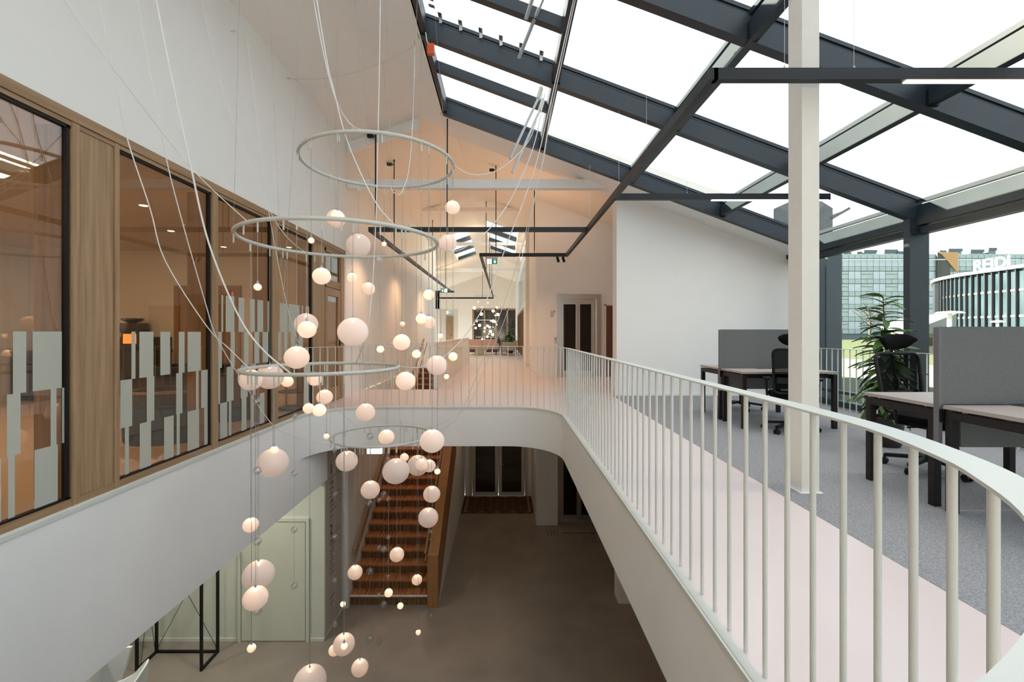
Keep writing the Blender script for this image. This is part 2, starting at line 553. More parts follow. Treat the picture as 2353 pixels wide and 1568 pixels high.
# right side of the corridor: lift lobby wall, corridor wall, pilaster, glazed stretch
struct('wall_lift', MB().box((0.92, 12.9, 0), (1.50, 13.2, 5.4)).box((2.74, 12.9, 0), (4.4, 13.2, 5.0)).box((1.50, 12.9, 2.32), (2.74, 13.2, 5.2)), white)
struct('wall_right_corridor', MB().box((0.92, 13.2, 0), (1.2, 16.7, 5.4)), white)
struct('pillar', MB().box((0.80, 16.7, 0), (1.2, 17.1, 5.4)), cream)
struct('wall_right_far', MB().box((0.86, 17.1, 0), (1.2, 18.0, 5.4)).box((0.86, 18.0, 4.5), (1.2, 29.5, 5.4)).box((0.86, 18.0, 0), (1.2, 20.0, 2.35)).box((0.86, 29.5, 0), (1.2, 34.2, 5.4)).box((0.86, 18.0, 2.35), (1.2, 29.5, 2.5)), white)
struct('wall_lobby_side', MB().box((4.2, YA + 0.33, 0), (4.4, 13.2, 5)), white)
wf = empty('window_6', (0.95, 24.7, 0), kind='structure')
MB().box((0.94, 18.0, 2.5), (0.95, 29.5, 4.5)).build('pane', wallglass, wf)
for k in range(5):
    y = 20 + 9.5 * k / 4
    MB().box((0.88, y - 0.06, 0), (0.98, y + 0.06, 2.35)).build('mullion', oakv, wf)
    if k < 4:
        MB().box((0.93, y + 0.06, 0.05), (0.95, y + 9.5 / 4 - 0.06, 2.3)).build('pane', darkglass, wf)
MB().box((0.88, 20.0, 2.25), (0.98, 29.5, 2.36)).build('header', oakh, wf)
struct('wall_far', MB().box((-6.8, 34, -0.1), (-4.86, 34.2, 5.0)).box((-3.4, 34, -0.1), (-2.3, 34.2, 5.5)).box((-4.86, 34, 3.0), (-3.4, 34.2, 5.5)).box((-2.3, 34, 3.0), (1.2, 34.2, 6.0)).box((-6.8, 34, 3.0), (-4.8, 34.2, 5.0)), cream)
struct('wall_far_side', MB().box((-6.8, 20.6, -0.1), (-6.6, 34.2, 5)).box((-6.6, 20.4, -0.1), (-3.3, 20.6, 5.2)), cream)
wf = empty('window_7', (-0.6, 34.1, 0), kind='structure')
for k in range(5):
    x = -2.3 + 3.4 * k / 4
    MB().box((x - 0.06, 33.98, -0.2), (x + 0.06, 34.12, 3.0)).build('mullion', oakv, wf)
    if k < 4:
        MB().box((x + 0.06, 34.05, -0.2), (x + 0.79, 34.07, 2.95)).build('pane', darkglass, wf)
MB().box((-2.3, 33.98, 2.9), (1.16, 34.12, 3.02)).build('header', oakx, wf)
dr = empty('door_1', (-4.1, 35.0, 0), kind='structure')
MB().box((-4.86, 35.2, -0.1), (-3.4, 35.4, 3.1)).build('panel', cream, dr)
MB().box((-4.86, 34.2, -0.1), (-4.80, 35.2, 3.1)).box((-3.46, 34.2, -0.1), (-3.4, 35.2, 3.1)).build('reveal', cream, dr)
MB().box((-4.9, 34.2, 3.1), (-3.36, 35.4, 3.2)).box((-4.9, 34.2, -0.1), (-4.86, 35.4, 3.1)).box((-3.4, 34.2, -0.1), (-3.36, 35.4, 3.1)).build('soffit', cream, dr)
MB().box((-4.45, 35.1, 0), (-3.9, 35.2, 2.5)).build('door_leaf', oakv, dr)
MB().box((-4.1, 35.05, 1.0), (-3.98, 35.12, 1.03)).build('handle', black, dr)
struct('floor_far', MB().box((-6.6, 29.6, -4.2), (1.2, 34, -4.1)), concrete)

# ------------------------------------------------------------------ ground-floor walls
struct('wall_lower_green', MB().box((-7.2, 7.92, ZG), (-3.11, 8.1, ZS)), green)
struct('wall_lower_sign', MB().box((-3.4, 8.1, ZG), (-3.11, 8.95, ZS)), green)
struct('wall_lower_stair', MB().box((-3.4, 8.95, ZG), (-3.06, 17.2, ZS)).box((-3.06, 17.0, -2.0), (-1.3, 17.2, ZS)), white)
struct('pillar_stair', MB().box((-3.12, 8.85, ZG), (-3.02, 8.97, ZS)), white)
struct('wall_lower_back', MB().box((-7.2, -6.2, ZG), (6.4, -6, ZS)), white)
struct('wall_lower_left', MB().box((-7.4, -6, ZG), (-7.2, 8, ZS)), green)
struct('wall_lower_right', MB().box((6.4, -6, ZG), (6.6, 13, ZS)), white)
struct('wall_lower_lift', MB().box((0.90, 12.65, ZG), (1.49, 15.1, ZS)).box((2.80, 12.65, ZG), (6.4, 13.2, ZS)).box((1.49, 12.9, ZG + 2.3), (2.8, 13.1, ZS)), white)
struct('wall_lower_entry', MB().box((-1.27, 14.95, ZG), (-1.12, 15.1, ZS)).box((0.76, 14.95, ZG), (0.92, 15.1, ZS)).box((-1.12, 14.95, ZG + 2.6), (0.76, 15.1, ZS)), white)
struct('wall_lower_end', MB().box((-7.2, 15.15, ZG), (6.6, 15.3, ZS)), white)
struct('column_lower', MB().box((2.26, 9.0, ZG), (2.60, 9.35, ZS)), white)
struct('trim_4', MB().box((-7.2, 7.905, ZG), (-4.62, 7.92, ZG + 0.05)).box((-3.36, 7.905, ZG), (-3.11, 7.92, ZG + 0.05)), green)
# stair-side wall below the wooden balustrade
SR, ST, SY = 0.1708, 0.2736, 8.97
sl = SR / ST
sw = MB().prism([(8.86, ZG), (14.95, ZG), (14.95, ZS), (8.86 + (ZS - ZG) / sl, ZS)], -1.42, -1.285, axis=0)
struct('wall_lower_stringer', sw, white)

# ------------------------------------------------------------------ glazed roof (rafters, purlins, panes)
gr = empty('window_1', (2.3, 2.0, roof_r(2.3)), label='sloping glass roof on dark steel rafters', kind='structure')
RY = [8.42, 6.22, 4.33, 2.33, 0.33, -1.67, -3.67, -5.67]
PX = [-1.08, 0.70, 2.33, 4.0, 5.62]
for y in RY:
    a, b = Vector((-1.13, y, roof_r(-1.13) + 0.11)), Vector((5.66, y, roof_r(5.66) + 0.11))
    MB().beam(a, b, 0.11, 0.22, (0, 0, 1)).build('rafter', steel, gr)
    k = Vector((0, 0, 0.15))
    MB().beam(a + k, b + k, 0.07, 0.03).beam(a + k + Vector((0, 0, .03)), b + k + Vector((0, 0, .03)), 0.10, 0.02).beam(a + k + Vector((0, 0, .06)), b + k + Vector((0, 0, .06)), 0.06, 0.03).build('glazing_bar', steel, gr)
for x in PX:
    wd = 0.09 if x not in (-1.08,) else 0.07
    dz = -0.03 if x == 2.33 else 0.0
    MB().beam((x, -6, roof_r(x) + 0.12 + dz), (x, 8.42, roof_r(x) + 0.12 + dz), wd, 0.19).build('purlin', steel, gr)
    MB().beam((x, -6, roof_r(x) + 0.27), (x, 8.42, roof_r(x) + 0.27), 0.06, 0.05).build('glazing_bar', steel, gr)
for y in (7.10, 5.2):
    a, b = Vector((-1.1, y, roof_r(-1.1) + 0.14)), Vector((0.7, y, roof_r(0.7) + 0.14))
    MB().beam(a, b, 0.10, 0.13).build('vent_bar', steel, gr)
    MB().beam(a + Vector((0, 0.06, 0.09)), b + Vector((0, 0.06, 0.09)), 0.05, 0.06).build('vent_bar', steel, gr)
for yi in range(len(RY) - 1):
    y1, y0 = RY[yi] - 0.03, RY[yi + 1] + 0.03
    for xi in range(4):
        x0, x1 = PX[xi] + 0.03, PX[xi + 1] - 0.03
        h = 0.28
        MB().add([(x0, y0, roof_r(x0) + h), (x1, y0, roof_r(x1) + h), (x1, y1, roof_r(x1) + h), (x0, y1, roof_r(x0) + h)], [(0, 1, 2, 3)]).build('pane', roofglass, gr)
for k in range(6):
    x = -0.85 + 0.27 * k
    clip = MB().beam((x, 6.12, roof_r(x) + 0.30), (x, 6.02, roof_r(x) + 0.30), 0.055, 0.006, (0.35, 0, 1)).beam((x, 6.14, roof_r(x) + 0.24), (x, 6.13, roof_r(x) + 0.31), 0.04, 0.01)
    clip.build('glass_clip', stainless, gr)
for k in range(3):
    MB().beam((-0.98, 5.95 - 0.13 * k, roof_r(-0.98) + 0.30), (-0.90, 5.95 - 0.13 * k, roof_r(-0.9) + 0.30), 0.06, 0.006).build('glass_clip', stainless, gr)
# brackets where purlins meet rafters
for x in (0.70, 2.33, 4.0):
    for y in RY[:4]:
        MB().box((x - 0.055, y - 0.075, roof_r(x) + 0.01), (x + 0.055, y - 0.055, roof_r(x) + 0.16)).build('bracket', black, gr)
# white reveal beside the glass roof
struct('trim_5', MB().box((-1.155, -6, roof_r(-1.13) - 0.012), (-1.13, 8.45, roof_r(-1.13) + 0.36)), white, label='white reveal beside the glass roof')

# ------------------------------------------------------------------ facade on the right
fc = empty('window_2', (5.66, 4.0, 0), label='tall glass facade of dark steel posts', kind='structure')
ze = roof_r(5.62)
MB().box((5.56, -6, ze - 0.06), (5.74, YA, ze + 0.10)).box((5.60, -6, ze - 0.17), (5.72, YA, ze - 0.08)).build('eave_beam', steel, fc)
MB().box((5.60, -6, 0.0), (5.74, YA, 0.10)).box((5.62, -6, 0.22), (5.74, YA, 0.27)).build('sill_rail', steel, fc)
for y in (8.42, 6.22, 4.33, 2.33, 0.33, -1.67, -3.67):
    MB().box((5.48, y - 0.05, 0), (5.66, y + 0.05, ze + 0.05)).build('post', steel, fc)
    MB().box((5.66, y - 0.04, 0), (5.70, y + 0.04, ze)).box((5.70, y - 0.03, 0), (5.76, y + 0.03, ze)).build('glazing_bar', steel, fc)
    for s_ in (-0.018, 0.018):
        MB().tube([(5.545 + s_, y - 0.062, ze - 0.18), (5.545 + s_, y - 0.05, ze - 0.18)], 0.012, 8).build('bolt', black, fc)
ys = [8.9, 8.42, 6.22, 4.33, 2.33, 0.33, -1.67, -3.67, -6]
for i in range(8):
    MB().add([(5.70, ys[i + 1] + 0.04, 0.05), (5.70, ys[i] - 0.04, 0.05), (5.70, ys[i] - 0.04, ze), (5.70, ys[i + 1] + 0.04, ze)], [(0, 1, 2, 3)]).build('pane', wallglass, fc)

# white box column under the purlin
co = empty('support_column', (2.38, 3.60, 0), 'white square steel column standing at the carpet edge', 'column')
MB().box((2.315, 3.55, 0.0), (2.45, 3.72, roof_r(2.38) + 0.02)).build('shaft', M('cream_steel_paint', (0.80, 0.79, 0.73), 0.5, var=0.03, scale=(12, 12, 12)), co)
MB().box((2.295, 3.53, 0.0), (2.47, 3.74, 0.006)).build('base_plate', white, co)

# ------------------------------------------------------------------ gallery railing
bal_me = MB().lathe([(0.0085, 0.0), (0.0085, 1.008)], 10).mesh('baluster', railw, True)
def resample(pts, step):
    out = [Vector(pts[0])]
    acc = 0.0
    for i in range(len(pts) - 1):
        a, b = Vector(pts[i]), Vector(pts[i + 1])
        L = (b - a).length
        t = step - acc
        while t <= L:
            out.append(a + (b - a) * (t / L))
            t += step
        acc = (acc + L) % step if L else acc
    return out
def railing(name, path, label, top=1.015, step=0.131, base=0.0, wd=0.066, group=None):
    r = empty(name, (path[0][0], path[0][1], base), label, 'railing', group)
    MB().sweep(path, [(wd / 2, base + top), (wd / 2, base + top - 0.007), (-wd / 2, base + top - 0.007), (-wd / 2, base + top)]).build('handrail', railw, r, smooth=True)
    for p in resample(path, step):
        inst(bal_me, 'baluster', Vector((p.x, p.y, base)) - r.location, r, scale=(1, 1, (top - 0.006) / 1.008))
    return r
rp_ = offset_path(edge, 0.056)
i0 = min(range(len(rp_)), key=lambda i: abs(rp_[i][0] + 3.07) + (0 if 6.9 < rp_[i][1] < 7.4 else 9))
# far end -> gallery -> near end -> left wall
tail = [k for k in range(len(rp_)) if rp_[k][1] < 0.6 and rp_[k][0] < -2.4]
ipath = rp_[i0:tail[0]]
rl = railing('gallery_railing', ipath, 'white balustrade curving round the open hall')
p = ipath[0]
MB().box((p[0] - 0.03, p[1] - 0.012, -0.02), (p[0] + 0.03, p[1] + 0.012, 1.012)).build('end_post', railw, rl)
railing('stair_railing', [(-3.06, 9.94), (-1.56, 9.94)], 'short white railing at the head of the stair opening', 1.02)
railing('facade_railing', [(5.45, 8.9), (5.45, -3.0)], 'white railing running along the glass facade', 0.98, wd=0.04)
railing('far_railing', [(-5.0, 29.5), (0.8, 29.5)], 'white railing behind the pink sofa at the corridor end', 1.015, step=0.20)

# parapet of the stair opening
pp = empty('stair_parapet', (-1.50, 14.5, 0), 'solid cream parapet beside the stair opening', 'parapet')
MB().box((-1.55, 10.05, 0), (-1.46, 19.0, 1.0)).build('body', cream, pp)
MB().box((-1.565, 10.04, 1.0), (-1.445, 19.02, 1.03)).build('coping', cream, pp)
MB().box((-3.06, 16.5, 0), (-1.55, 16.56, 0.02)).build('threshold', white, pp)

# ------------------------------------------------------------------ oak-framed glazed wall on the left
def yw(u): return -XW * F / (CX - u)
ow = empty('window_3', (XW, 4.5, 0), label='oak framed glass wall of the lounge', kind='structure')
MB().box((XW - 0.06, -3, 2.755), (XW + 0.012, 8.86, 2.83)).build('header', oakh, ow)
MB().box((XW - 0.06, -3, 2.72), (XW + 0.002, 8.80, 2.7515)).build('header_bead', oakh, ow)
MB().box((XW - 0.061, -3, 0.002), (XW + 0.002, 8.80, 0.065)).build('bottom_rail', oakh, ow)
jambs = [(165, 181), (263, 273), (487, 500), (625, 638), (718, 722), (783, 790)]
for u0, u1 in jambs:
    MB().box((XW - 0.06, yw(u0), 0.01), (XW + 0.007, yw(u1), 2.751)).build('mullion', oakv, ow)
for u0, u1 in ((181, 263), (722, 747)):
    y0, y1 = yw(u0), yw(u1)
    MB().box((XW - 0.07, y0 + 0.004, 0.01), (XW - 0.006, y1 - 0.004, 2.752)).build('panel', oakv, ow)
blk = black
panes = []
for u0, u1 in ((-260, 165), (273, 487), (500, 625), (638, 718)):
    y0, y1 = yw(u0), yw(u1)
    pn = MB().box((XW - 0.034, y0, 0.065), (XW - 0.026, y1, 2.72)).build('pane', tintglass, ow)
    MB().box((XW - 0.045, y1 - 0.03, 0.065), (XW - 0.008, y1 - 0.012, 2.72)).box((XW - 0.045, y0, 2.70), (XW - 0.008, y1, 2.72)).box((XW - 0.045, y0, 0.065), (XW - 0.008, y1, 0.078)).build('gasket', blk, ow)
    # oak lining of the opening seen through the glass
    MB().box((XW - 0.24, y1 - 0.03, 0.065), (XW - 0.046, y1, 2.72)).build('reveal', oakv, ow)
    panes.append(pn)
Z1, Z2, Z3, Z0 = 1.255, 0.86, 0.47, 1.66
strips = {
    0: [(39, 69, Z2, Z1), (84, 150, Z2, Z1), (25, 56, Z3, Z2), (125, 138, Z3, Z2), (151, 164, Z3, Z2), (0, 11.5, .08, Z3), (28, 43, .08, Z3), (88, 141, .08, Z3)],
    1: [(274, 278.5, Z2, Z1), (309, 318, Z2, Z1), (327, 359, Z2, Z1), (375, 397, Z2, Z1), (417, 430, Z2, Z1), (437, 467, Z2, Z1),
        (283.5, 310.5, Z3, Z2), (344, 361, Z3, Z2), (411, 425, Z3, Z2), (456, 462, Z3, Z2), (468, 485, Z3, Z2),
        (275, 280.5, .08, Z3), (294, 303, .08, Z3), (328, 353.5, .08, Z3), (383.5, 405, .08, Z3), (412, 419, .08, Z3), (437, 463, .08, Z3), (475, 485, .08, Z3)],
    2: [(514, 518, Z1, Z0), (524, 543.5, Z1, Z0), (553, 566, Z1, Z0), (579, 590, Z1, Z0), (596, 609, Z1, Z0), (619, 624, Z1, Z0),
        (503, 515, Z2, Z1), (535, 544.6, Z2, Z1), (566, 576, Z2, Z1), (589, 600, Z2, Z1), (608, 621, Z2, Z1),
        (505, 511, Z3, Z2), (526, 541.5, Z3, Z2), (558, 574, Z3, Z2), (585, 592, Z3, Z2),
        (511, 527, .08, Z3), (531, 536.5, .08, Z3), (560, 571, .08, Z3), (581, 588, .08, Z3), (601, 612, .08, Z3)],
    3: [(647, 665, Z1, Z0), (667, 692, Z1, Z0), (697, 700, Z1, Z0), (706, 714, Z1, Z0), (640, 650, Z2, Z1), (657, 664, Z2, Z1), (672, 683, Z2, Z1), (690, 700, Z2, Z1)],
}
for k, L in strips.items():
    for u0, u1, z0, z1 in L:
        MB().box((XW - 0.0255, yw(u0), z0), (XW - 0.0245, yw(u1), z1)).build('film_strip', film, panes[k])
dr = empty('door_2', (XW, 8.2, 0), kind='structure')
y0, y1 = yw(747), yw(783)
MB().box((XW - 0.06, y0, 2.05), (XW - 0.004, y1, 2.18)).box((XW - 0.06, y0, 2.66), (XW - 0.004, y1, 2.74)).box((XW - 0.06, y0, 2.05), (XW - 0.004, y0 + 0.05, 2.74)).build('transom_frame', oakh, dr)
MB().box((XW - 0.034, y0 + 0.05, 2.18), (XW - 0.028, y1, 2.66)).build('pane', tintglass, dr)
MB().box((XW - 0.05, y0 + 0.02, 0.01), (XW - 0.002, y0 + 0.13, 2.03)).box((XW - 0.05, y1 - 0.12, 0.01), (XW - 0.002, y1 - 0.01, 2.03)).box((XW - 0.05, y0 + 0.13, 1.9), (XW - 0.002, y1 - 0.12, 2.03)).box((XW - 0.05, y0 + 0.13, 0.01), (XW - 0.002, y1 - 0.12, 0.26)).build('door_leaf', oakv, dr)
MB().box((XW - 0.03, y0 + 0.13, 0.26), (XW - 0.024, y1 - 0.12, 1.9)).build('pane', tintglass, dr)
MB().box((XW, y1 - 0.09, 1.0), (XW + 0.012, y1 - 0.05, 1.1)).tube([(XW + 0.01, y1 - 0.07, 1.05), (XW + 0.06, y1 - 0.07, 1.05), (XW + 0.06, y1 - 0.2, 1.05)], 0.009, 8).build('handle', black, dr)

# ------------------------------------------------------------------ lounge behind the glass
struct('wall_lounge_end', MB().box((-9, 8.85, -0.05), (-3.10, 8.88, 2.95)).box((-9, 8.88, -0.05), (-3.33, 9.0, 2.95)), cream)
struct('wall_lounge_back', MB().box((-9.2, -3, -0.05), (-9, 9, 2.95)).box((-9, -3.2, -0.05), (-3.3, -3, 2.95)), cream)
struct('ceiling_lounge', MB().box((-9, -3, 2.83), (-3.33, 8.9, 2.95)), M('perforated_ceiling', (0.74, 0.66, 0.56), 0.8, var=0.12, scale=(60, 60, 60)))
dl_me = MB().lathe([(0.045, 0.0), (0.045, 0.012)], 16).mesh('downlight_face', downlight)
dlr_me = MB().lathe([(0.062, 0.004), (0.062, 0.016)], 16).mesh('bezel', white)
for i, (u, v) in enumerate([(453, 483), (393, 529), (514, 566), (618, 552), (664, 567), (330, 470)]):
    Y = (2.83 - H) * F / (CY - v)
    q = at(u, v, Y)
    lab = ['second ceiling downlight from the oak post', 'ceiling downlight nearest the oak post seen through the big pane', 'ceiling downlight above the double oak door', 'ceiling downlight seen through the narrow glass pane',
           'ceiling downlight beside the lounge exit door', 'ceiling downlight high behind the widest pane', 'ceiling downlight furthest back in the lounge'][i]
    r = empty('recessed_downlight', (q.x, Y, 2.812), lab, 'ceiling light', 'recessed downlights in the lounge')
    inst(dl_me, 'lamp_face', (0, 0, 0), r)
    inst(dlr_me, 'bezel', (0, 0, 0), r)
LOUNGE = [(-4.6, 2.2), (-6.4, 2.2), (-4.6, 4.4), (-6.4, 4.4), (-4.6, 6.6), (-6.4, 6.6), (-7.8, 5.5)]
for x, yy in LOUNGE:
    o = area('lounge_lamp', (x, yy, 2.80), DOWN, 0.09, 0.09, 9.0, (1.0, 0.74, 0.50))
    o.data.shape = 'DISK'
dd = empty('door_3', (-5.7, 8.85, 0), label='double oak door in the lounge end wall', kind='structure')
MB().box((-6.36, 8.80, 0), (-6.27, 8.86, 2.15)).box((-5.17, 8.80, 0), (-5.08, 8.86, 2.15)).box((-6.27, 8.80, 2.06), (-5.17, 8.86, 2.15)).build('frame', oakv, dd)
MB().box((-6.27, 8.82, 0), (-5.725, 8.85, 2.06)).build('door_leaf', oakv, dd)
MB().box((-5.715, 8.82, 0), (-5.17, 8.85, 2.06)).build('door_leaf', oakv, dd)
MB().box((-5.55, 8.78, 1.03), (-5.42, 8.80, 1.05)).build('handle', black, dd)
sg = empty('extinguisher_sign', (-5.22, 8.80, 1.99), 'red square fire extinguisher sign on the oak door', 'sign')
MB().box((-5.31, 8.805, 1.90), (-5.14, 8.815, 2.08)).build('plate', redm, sg)
MB().prism([(-5.255, 1.915), (-5.205, 1.915), (-5.205, 2.01), (-5.215, 2.025), (-5.222, 2.045), (-5.238, 2.045), (-5.245, 2.025), (-5.255, 2.01)], 8.802, 8.806, axis=1).build('symbol', white, sg)
kc = empty('kitchen_counter', (-7.4, 8.5, 0), 'dark kitchen counter against the lounge end wall', 'counter')
MB().box((-8.9, 8.25, 0.08), (-6.42, 8.83, 0.88)).build('body', M('dark_laminate', (0.035, 0.028, 0.025), 0.4, var=0.2), kc)
MB().box((-8.9, 8.22, 0.88), (-6.40, 8.83, 0.91)).build('worktop', M('dark_stone', (0.05, 0.045, 0.042), 0.25, var=0.3, scale=(40, 40, 40)), kc)
MB().box((-8.9, 8.81, 0.91), (-6.42, 8.83, 1.16)).build('splashback', M('grey_brown_panel', (0.10, 0.085, 0.078), 0.5, var=0.1), kc)
for k in range(5):
    MB().box((-8.9 + 0.495 * k + 0.01, 8.235, 0.12), (-8.9 + 0.495 * (k + 1) - 0.01, 8.25, 0.86)).build('door', M('front_%d' % k, (0.04, 0.030, 0.026), 0.35, var=0.2), kc)
cm = empty('coffee_machine', (-6.95, 8.5, 0.91), 'black coffee machine glowing orange on the dark counter', 'coffee machine')
MB().rbox((-7.12, 8.32, 0.91), (-6.80, 8.75, 1.02), 0.02).box((-7.12, 8.5, 1.02), (-6.80, 8.75, 1.3)).rbox((-7.12, 8.32, 1.24), (-6.80, 8.75, 1.42), 0.02).build('body', M('gloss_black', (0.01, 0.009, 0.009), 0.15, var=0.1), cm)
MB().box((-7.08, 8.49, 1.04), (-6.84, 8.5, 1.22)).build('lit_recess', emit('orange_glow', (1.0, 0.22, 0.04), 1.6), cm)
MB().lathe([(0.05, 0), (0.17, 0.05), (0.18, 0.09), (0.16, 0.085)], 20, (-6.95, 8.55, 1.42)).build('bean_hopper', M('smoked_plastic', (0.03, 0.03, 0.025), 0.15, var=0.1), cm, smooth=True)
# round tub seats
def tub(name, loc, R, label, hgt=0.56, rz=0.0):
    r = empty(name, loc, label, 'armchair', 'round lounge seats', rz=rz)
    MB().lathe([(R * 0.93, 0.0), (R * 0.97, 0.03), (R, hgt * 0.55), (R, hgt), (R * 0.97, hgt + 0.01), (R * 0.82, hgt + 0.01), (R * 0.80, hgt - 0.12), (0.02, hgt - 0.13)], 36).build('shell', M(name + '_shell', (0.035, 0.045, 0.052), 0.8, var=0.15, scale=(60, 60, 60)), r, smooth=True, loc=(0, 0, 0))
    MB().lathe([(R * 0.78, hgt - 0.14), (R * 0.80, hgt - 0.08), (R * 0.75, hgt - 0.04), (0.02, hgt - 0.03)], 36).build('seat_cushion', M(name + '_seat', (0.085, 0.065, 0.065), 0.9, var=0.15, scale=(60, 60, 60)), r, smooth=True, loc=(0, 0, 0))
    pts = [(R * 0.99 * cos(a), R * 0.99 * sin(a)) for a in [radians(-100 + 10 * k) for k in range(11)]]
    MB().sweep(pts, [(0.018, hgt + 0.035), (0.018, hgt + 0.008), (-0.018, hgt + 0.008), (-0.018, hgt + 0.035)]).build('oak_trim', oakx, r, loc=(0, 0, 0))
    return r
tub('tub_armchair', (-3.95, 5.42, 0), 0.46, 'dark round tub seat with oak trim behind the widest pane')
tub('tub_armchair.001', (-4.05, 6.75, 0), 0.48, 'dark round tub seat behind the narrow striped pane', 0.66, 0.6)
tub('tub_armchair.002', (-5.0, 7.3, 0), 0.55, 'dark round tub seat in front of the oak door', 0.72, 1.0)
st = empty('side_table', (-3.42, 7.45, 0), 'black two-tier round side table behind the last pane', 'table')
for z in (0.02, 0.28, 0.60):
    MB().lathe([(0.24, z), (0.25, z + 0.008), (0.25, z + 0.016), (0.24, z + 0.02)], 28, (-3.42, 7.45, 0)).build('shelf', black, st)
for k in range(3):
    a = 2 * pi * k / 3 + 0.4
    MB().tube([(-3.42 + 0.23 * cos(a), 7.45 + 0.23 * sin(a), 0), (-3.42 + 0.23 * cos(a), 7.45 + 0.23 * sin(a), 0.62)], 0.008, 8).build('leg', black, st)
vs_ = empty('twig_vase', (-3.42, 7.45, 0.62), 'vase of thin twigs on the round side table', 'vase')
MB().lathe([(0.04, 0), (0.07, 0.05), (0.06, 0.14), (0.03, 0.18)], 16, (-3.42, 7.45, 0.62)).build('vase_body', M('dark_ceramic', (0.06, 0.055, 0.05), 0.4, var=0.2), vs_, smooth=True)
for k in range(7):
    a = 0.9 * k
    MB().tube([(-3.42, 7.45, 0.78), (-3.42 + 0.06 * cos(a), 7.45 + 0.06 * sin(a), 0.95), (-3.42 + 0.14 * cos(a), 7.45 + 0.16 * sin(a), 1.08 + 0.02 * k)], [0.004, 0.003, 0.002], 5).build('twig', barkm, vs_)

# ------------------------------------------------------------------ stairs
stc = empty('wooden_staircase', (-2.25, 10, ZG), 'brown wooden staircase climbing from the ground floor', 'staircase')
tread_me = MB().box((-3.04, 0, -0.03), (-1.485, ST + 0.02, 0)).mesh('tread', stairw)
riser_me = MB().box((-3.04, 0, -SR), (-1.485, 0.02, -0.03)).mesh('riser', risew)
y = SY
for i in range(1, 25):
    z = ZG + SR * i
    if i == 1:
        MB().box((-3.04, y - 0.02, z - 0.03), (-1.485, y + 0.03, z + 0.002)).build('nosing', white, stc)
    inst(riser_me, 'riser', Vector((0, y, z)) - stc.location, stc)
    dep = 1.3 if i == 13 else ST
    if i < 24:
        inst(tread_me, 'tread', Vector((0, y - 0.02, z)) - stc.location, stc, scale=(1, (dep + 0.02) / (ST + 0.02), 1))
    y += dep
YTOP = y - ST
# solid oak balustrade on the open side
b0 = 8.86
def zst(yy): return ZG + (yy - b0) * sl
bl = MB().prism([(b0, ZG), (b0 + 0.02, ZG), (12.3, zst(12.3) + 0.0), (12.3, zst(12.3) + 1.12), (b0 + 0.10, ZG + 1.02), (b0, ZG + 1.02)], -1.485, -1.28, axis=0)
bl.build('balustrade', M('orange_oak', (0.40, 0.20, 0.075), 0.45, col2=(0.30, 0.14, 0.05), scale=(38, 2, 38), detail=4), stc)
MB().prism([(12.3, zst(12.3)), (13.9, zst(13.9)), (13.9, -0.75), (12.3, zst(12.3) + 1.12)], -1.485, -1.30, axis=0).build('balustrade', oakh, stc)
for x, r0 in ((-2.97, 0.022), (-1.56, 0.022)):
    MB().beam((x, SY + 0.1, ZG + 0.95), (x, 12.6, ZG + 0.95 + (12.5 - SY) * sl), 0.045, 0.045).build('handrail', oakh, stc)
    MB().beam((x, SY + 0.1, ZG + 0.80), (x, 12.6, ZG + 0.80 + (12.5 - SY) * sl), 0.03, 0.03).build('handrail', oakh, stc)
    for k in range(4):
        yy = SY + 0.4 + k * 1.0
        MB().tube([(x, yy, ZG + 0.93 + (yy - SY - 0.1) * sl), (x + (-0.08 if x < -2 else 0.08), yy, ZG + 0.90 + (yy - SY - 0.1) * sl)], 0.008, 6).build('bracket', stainless, stc)
MB().beam((-2.98, 13.6, -0.95), (-2.98, 17.0, 1.0), 0.05, 0.05).beam((-2.86, 13.8, -0.95), (-2.86, 17.0, 0.85), 0.03, 0.03).build('handrail', oakh, stc)

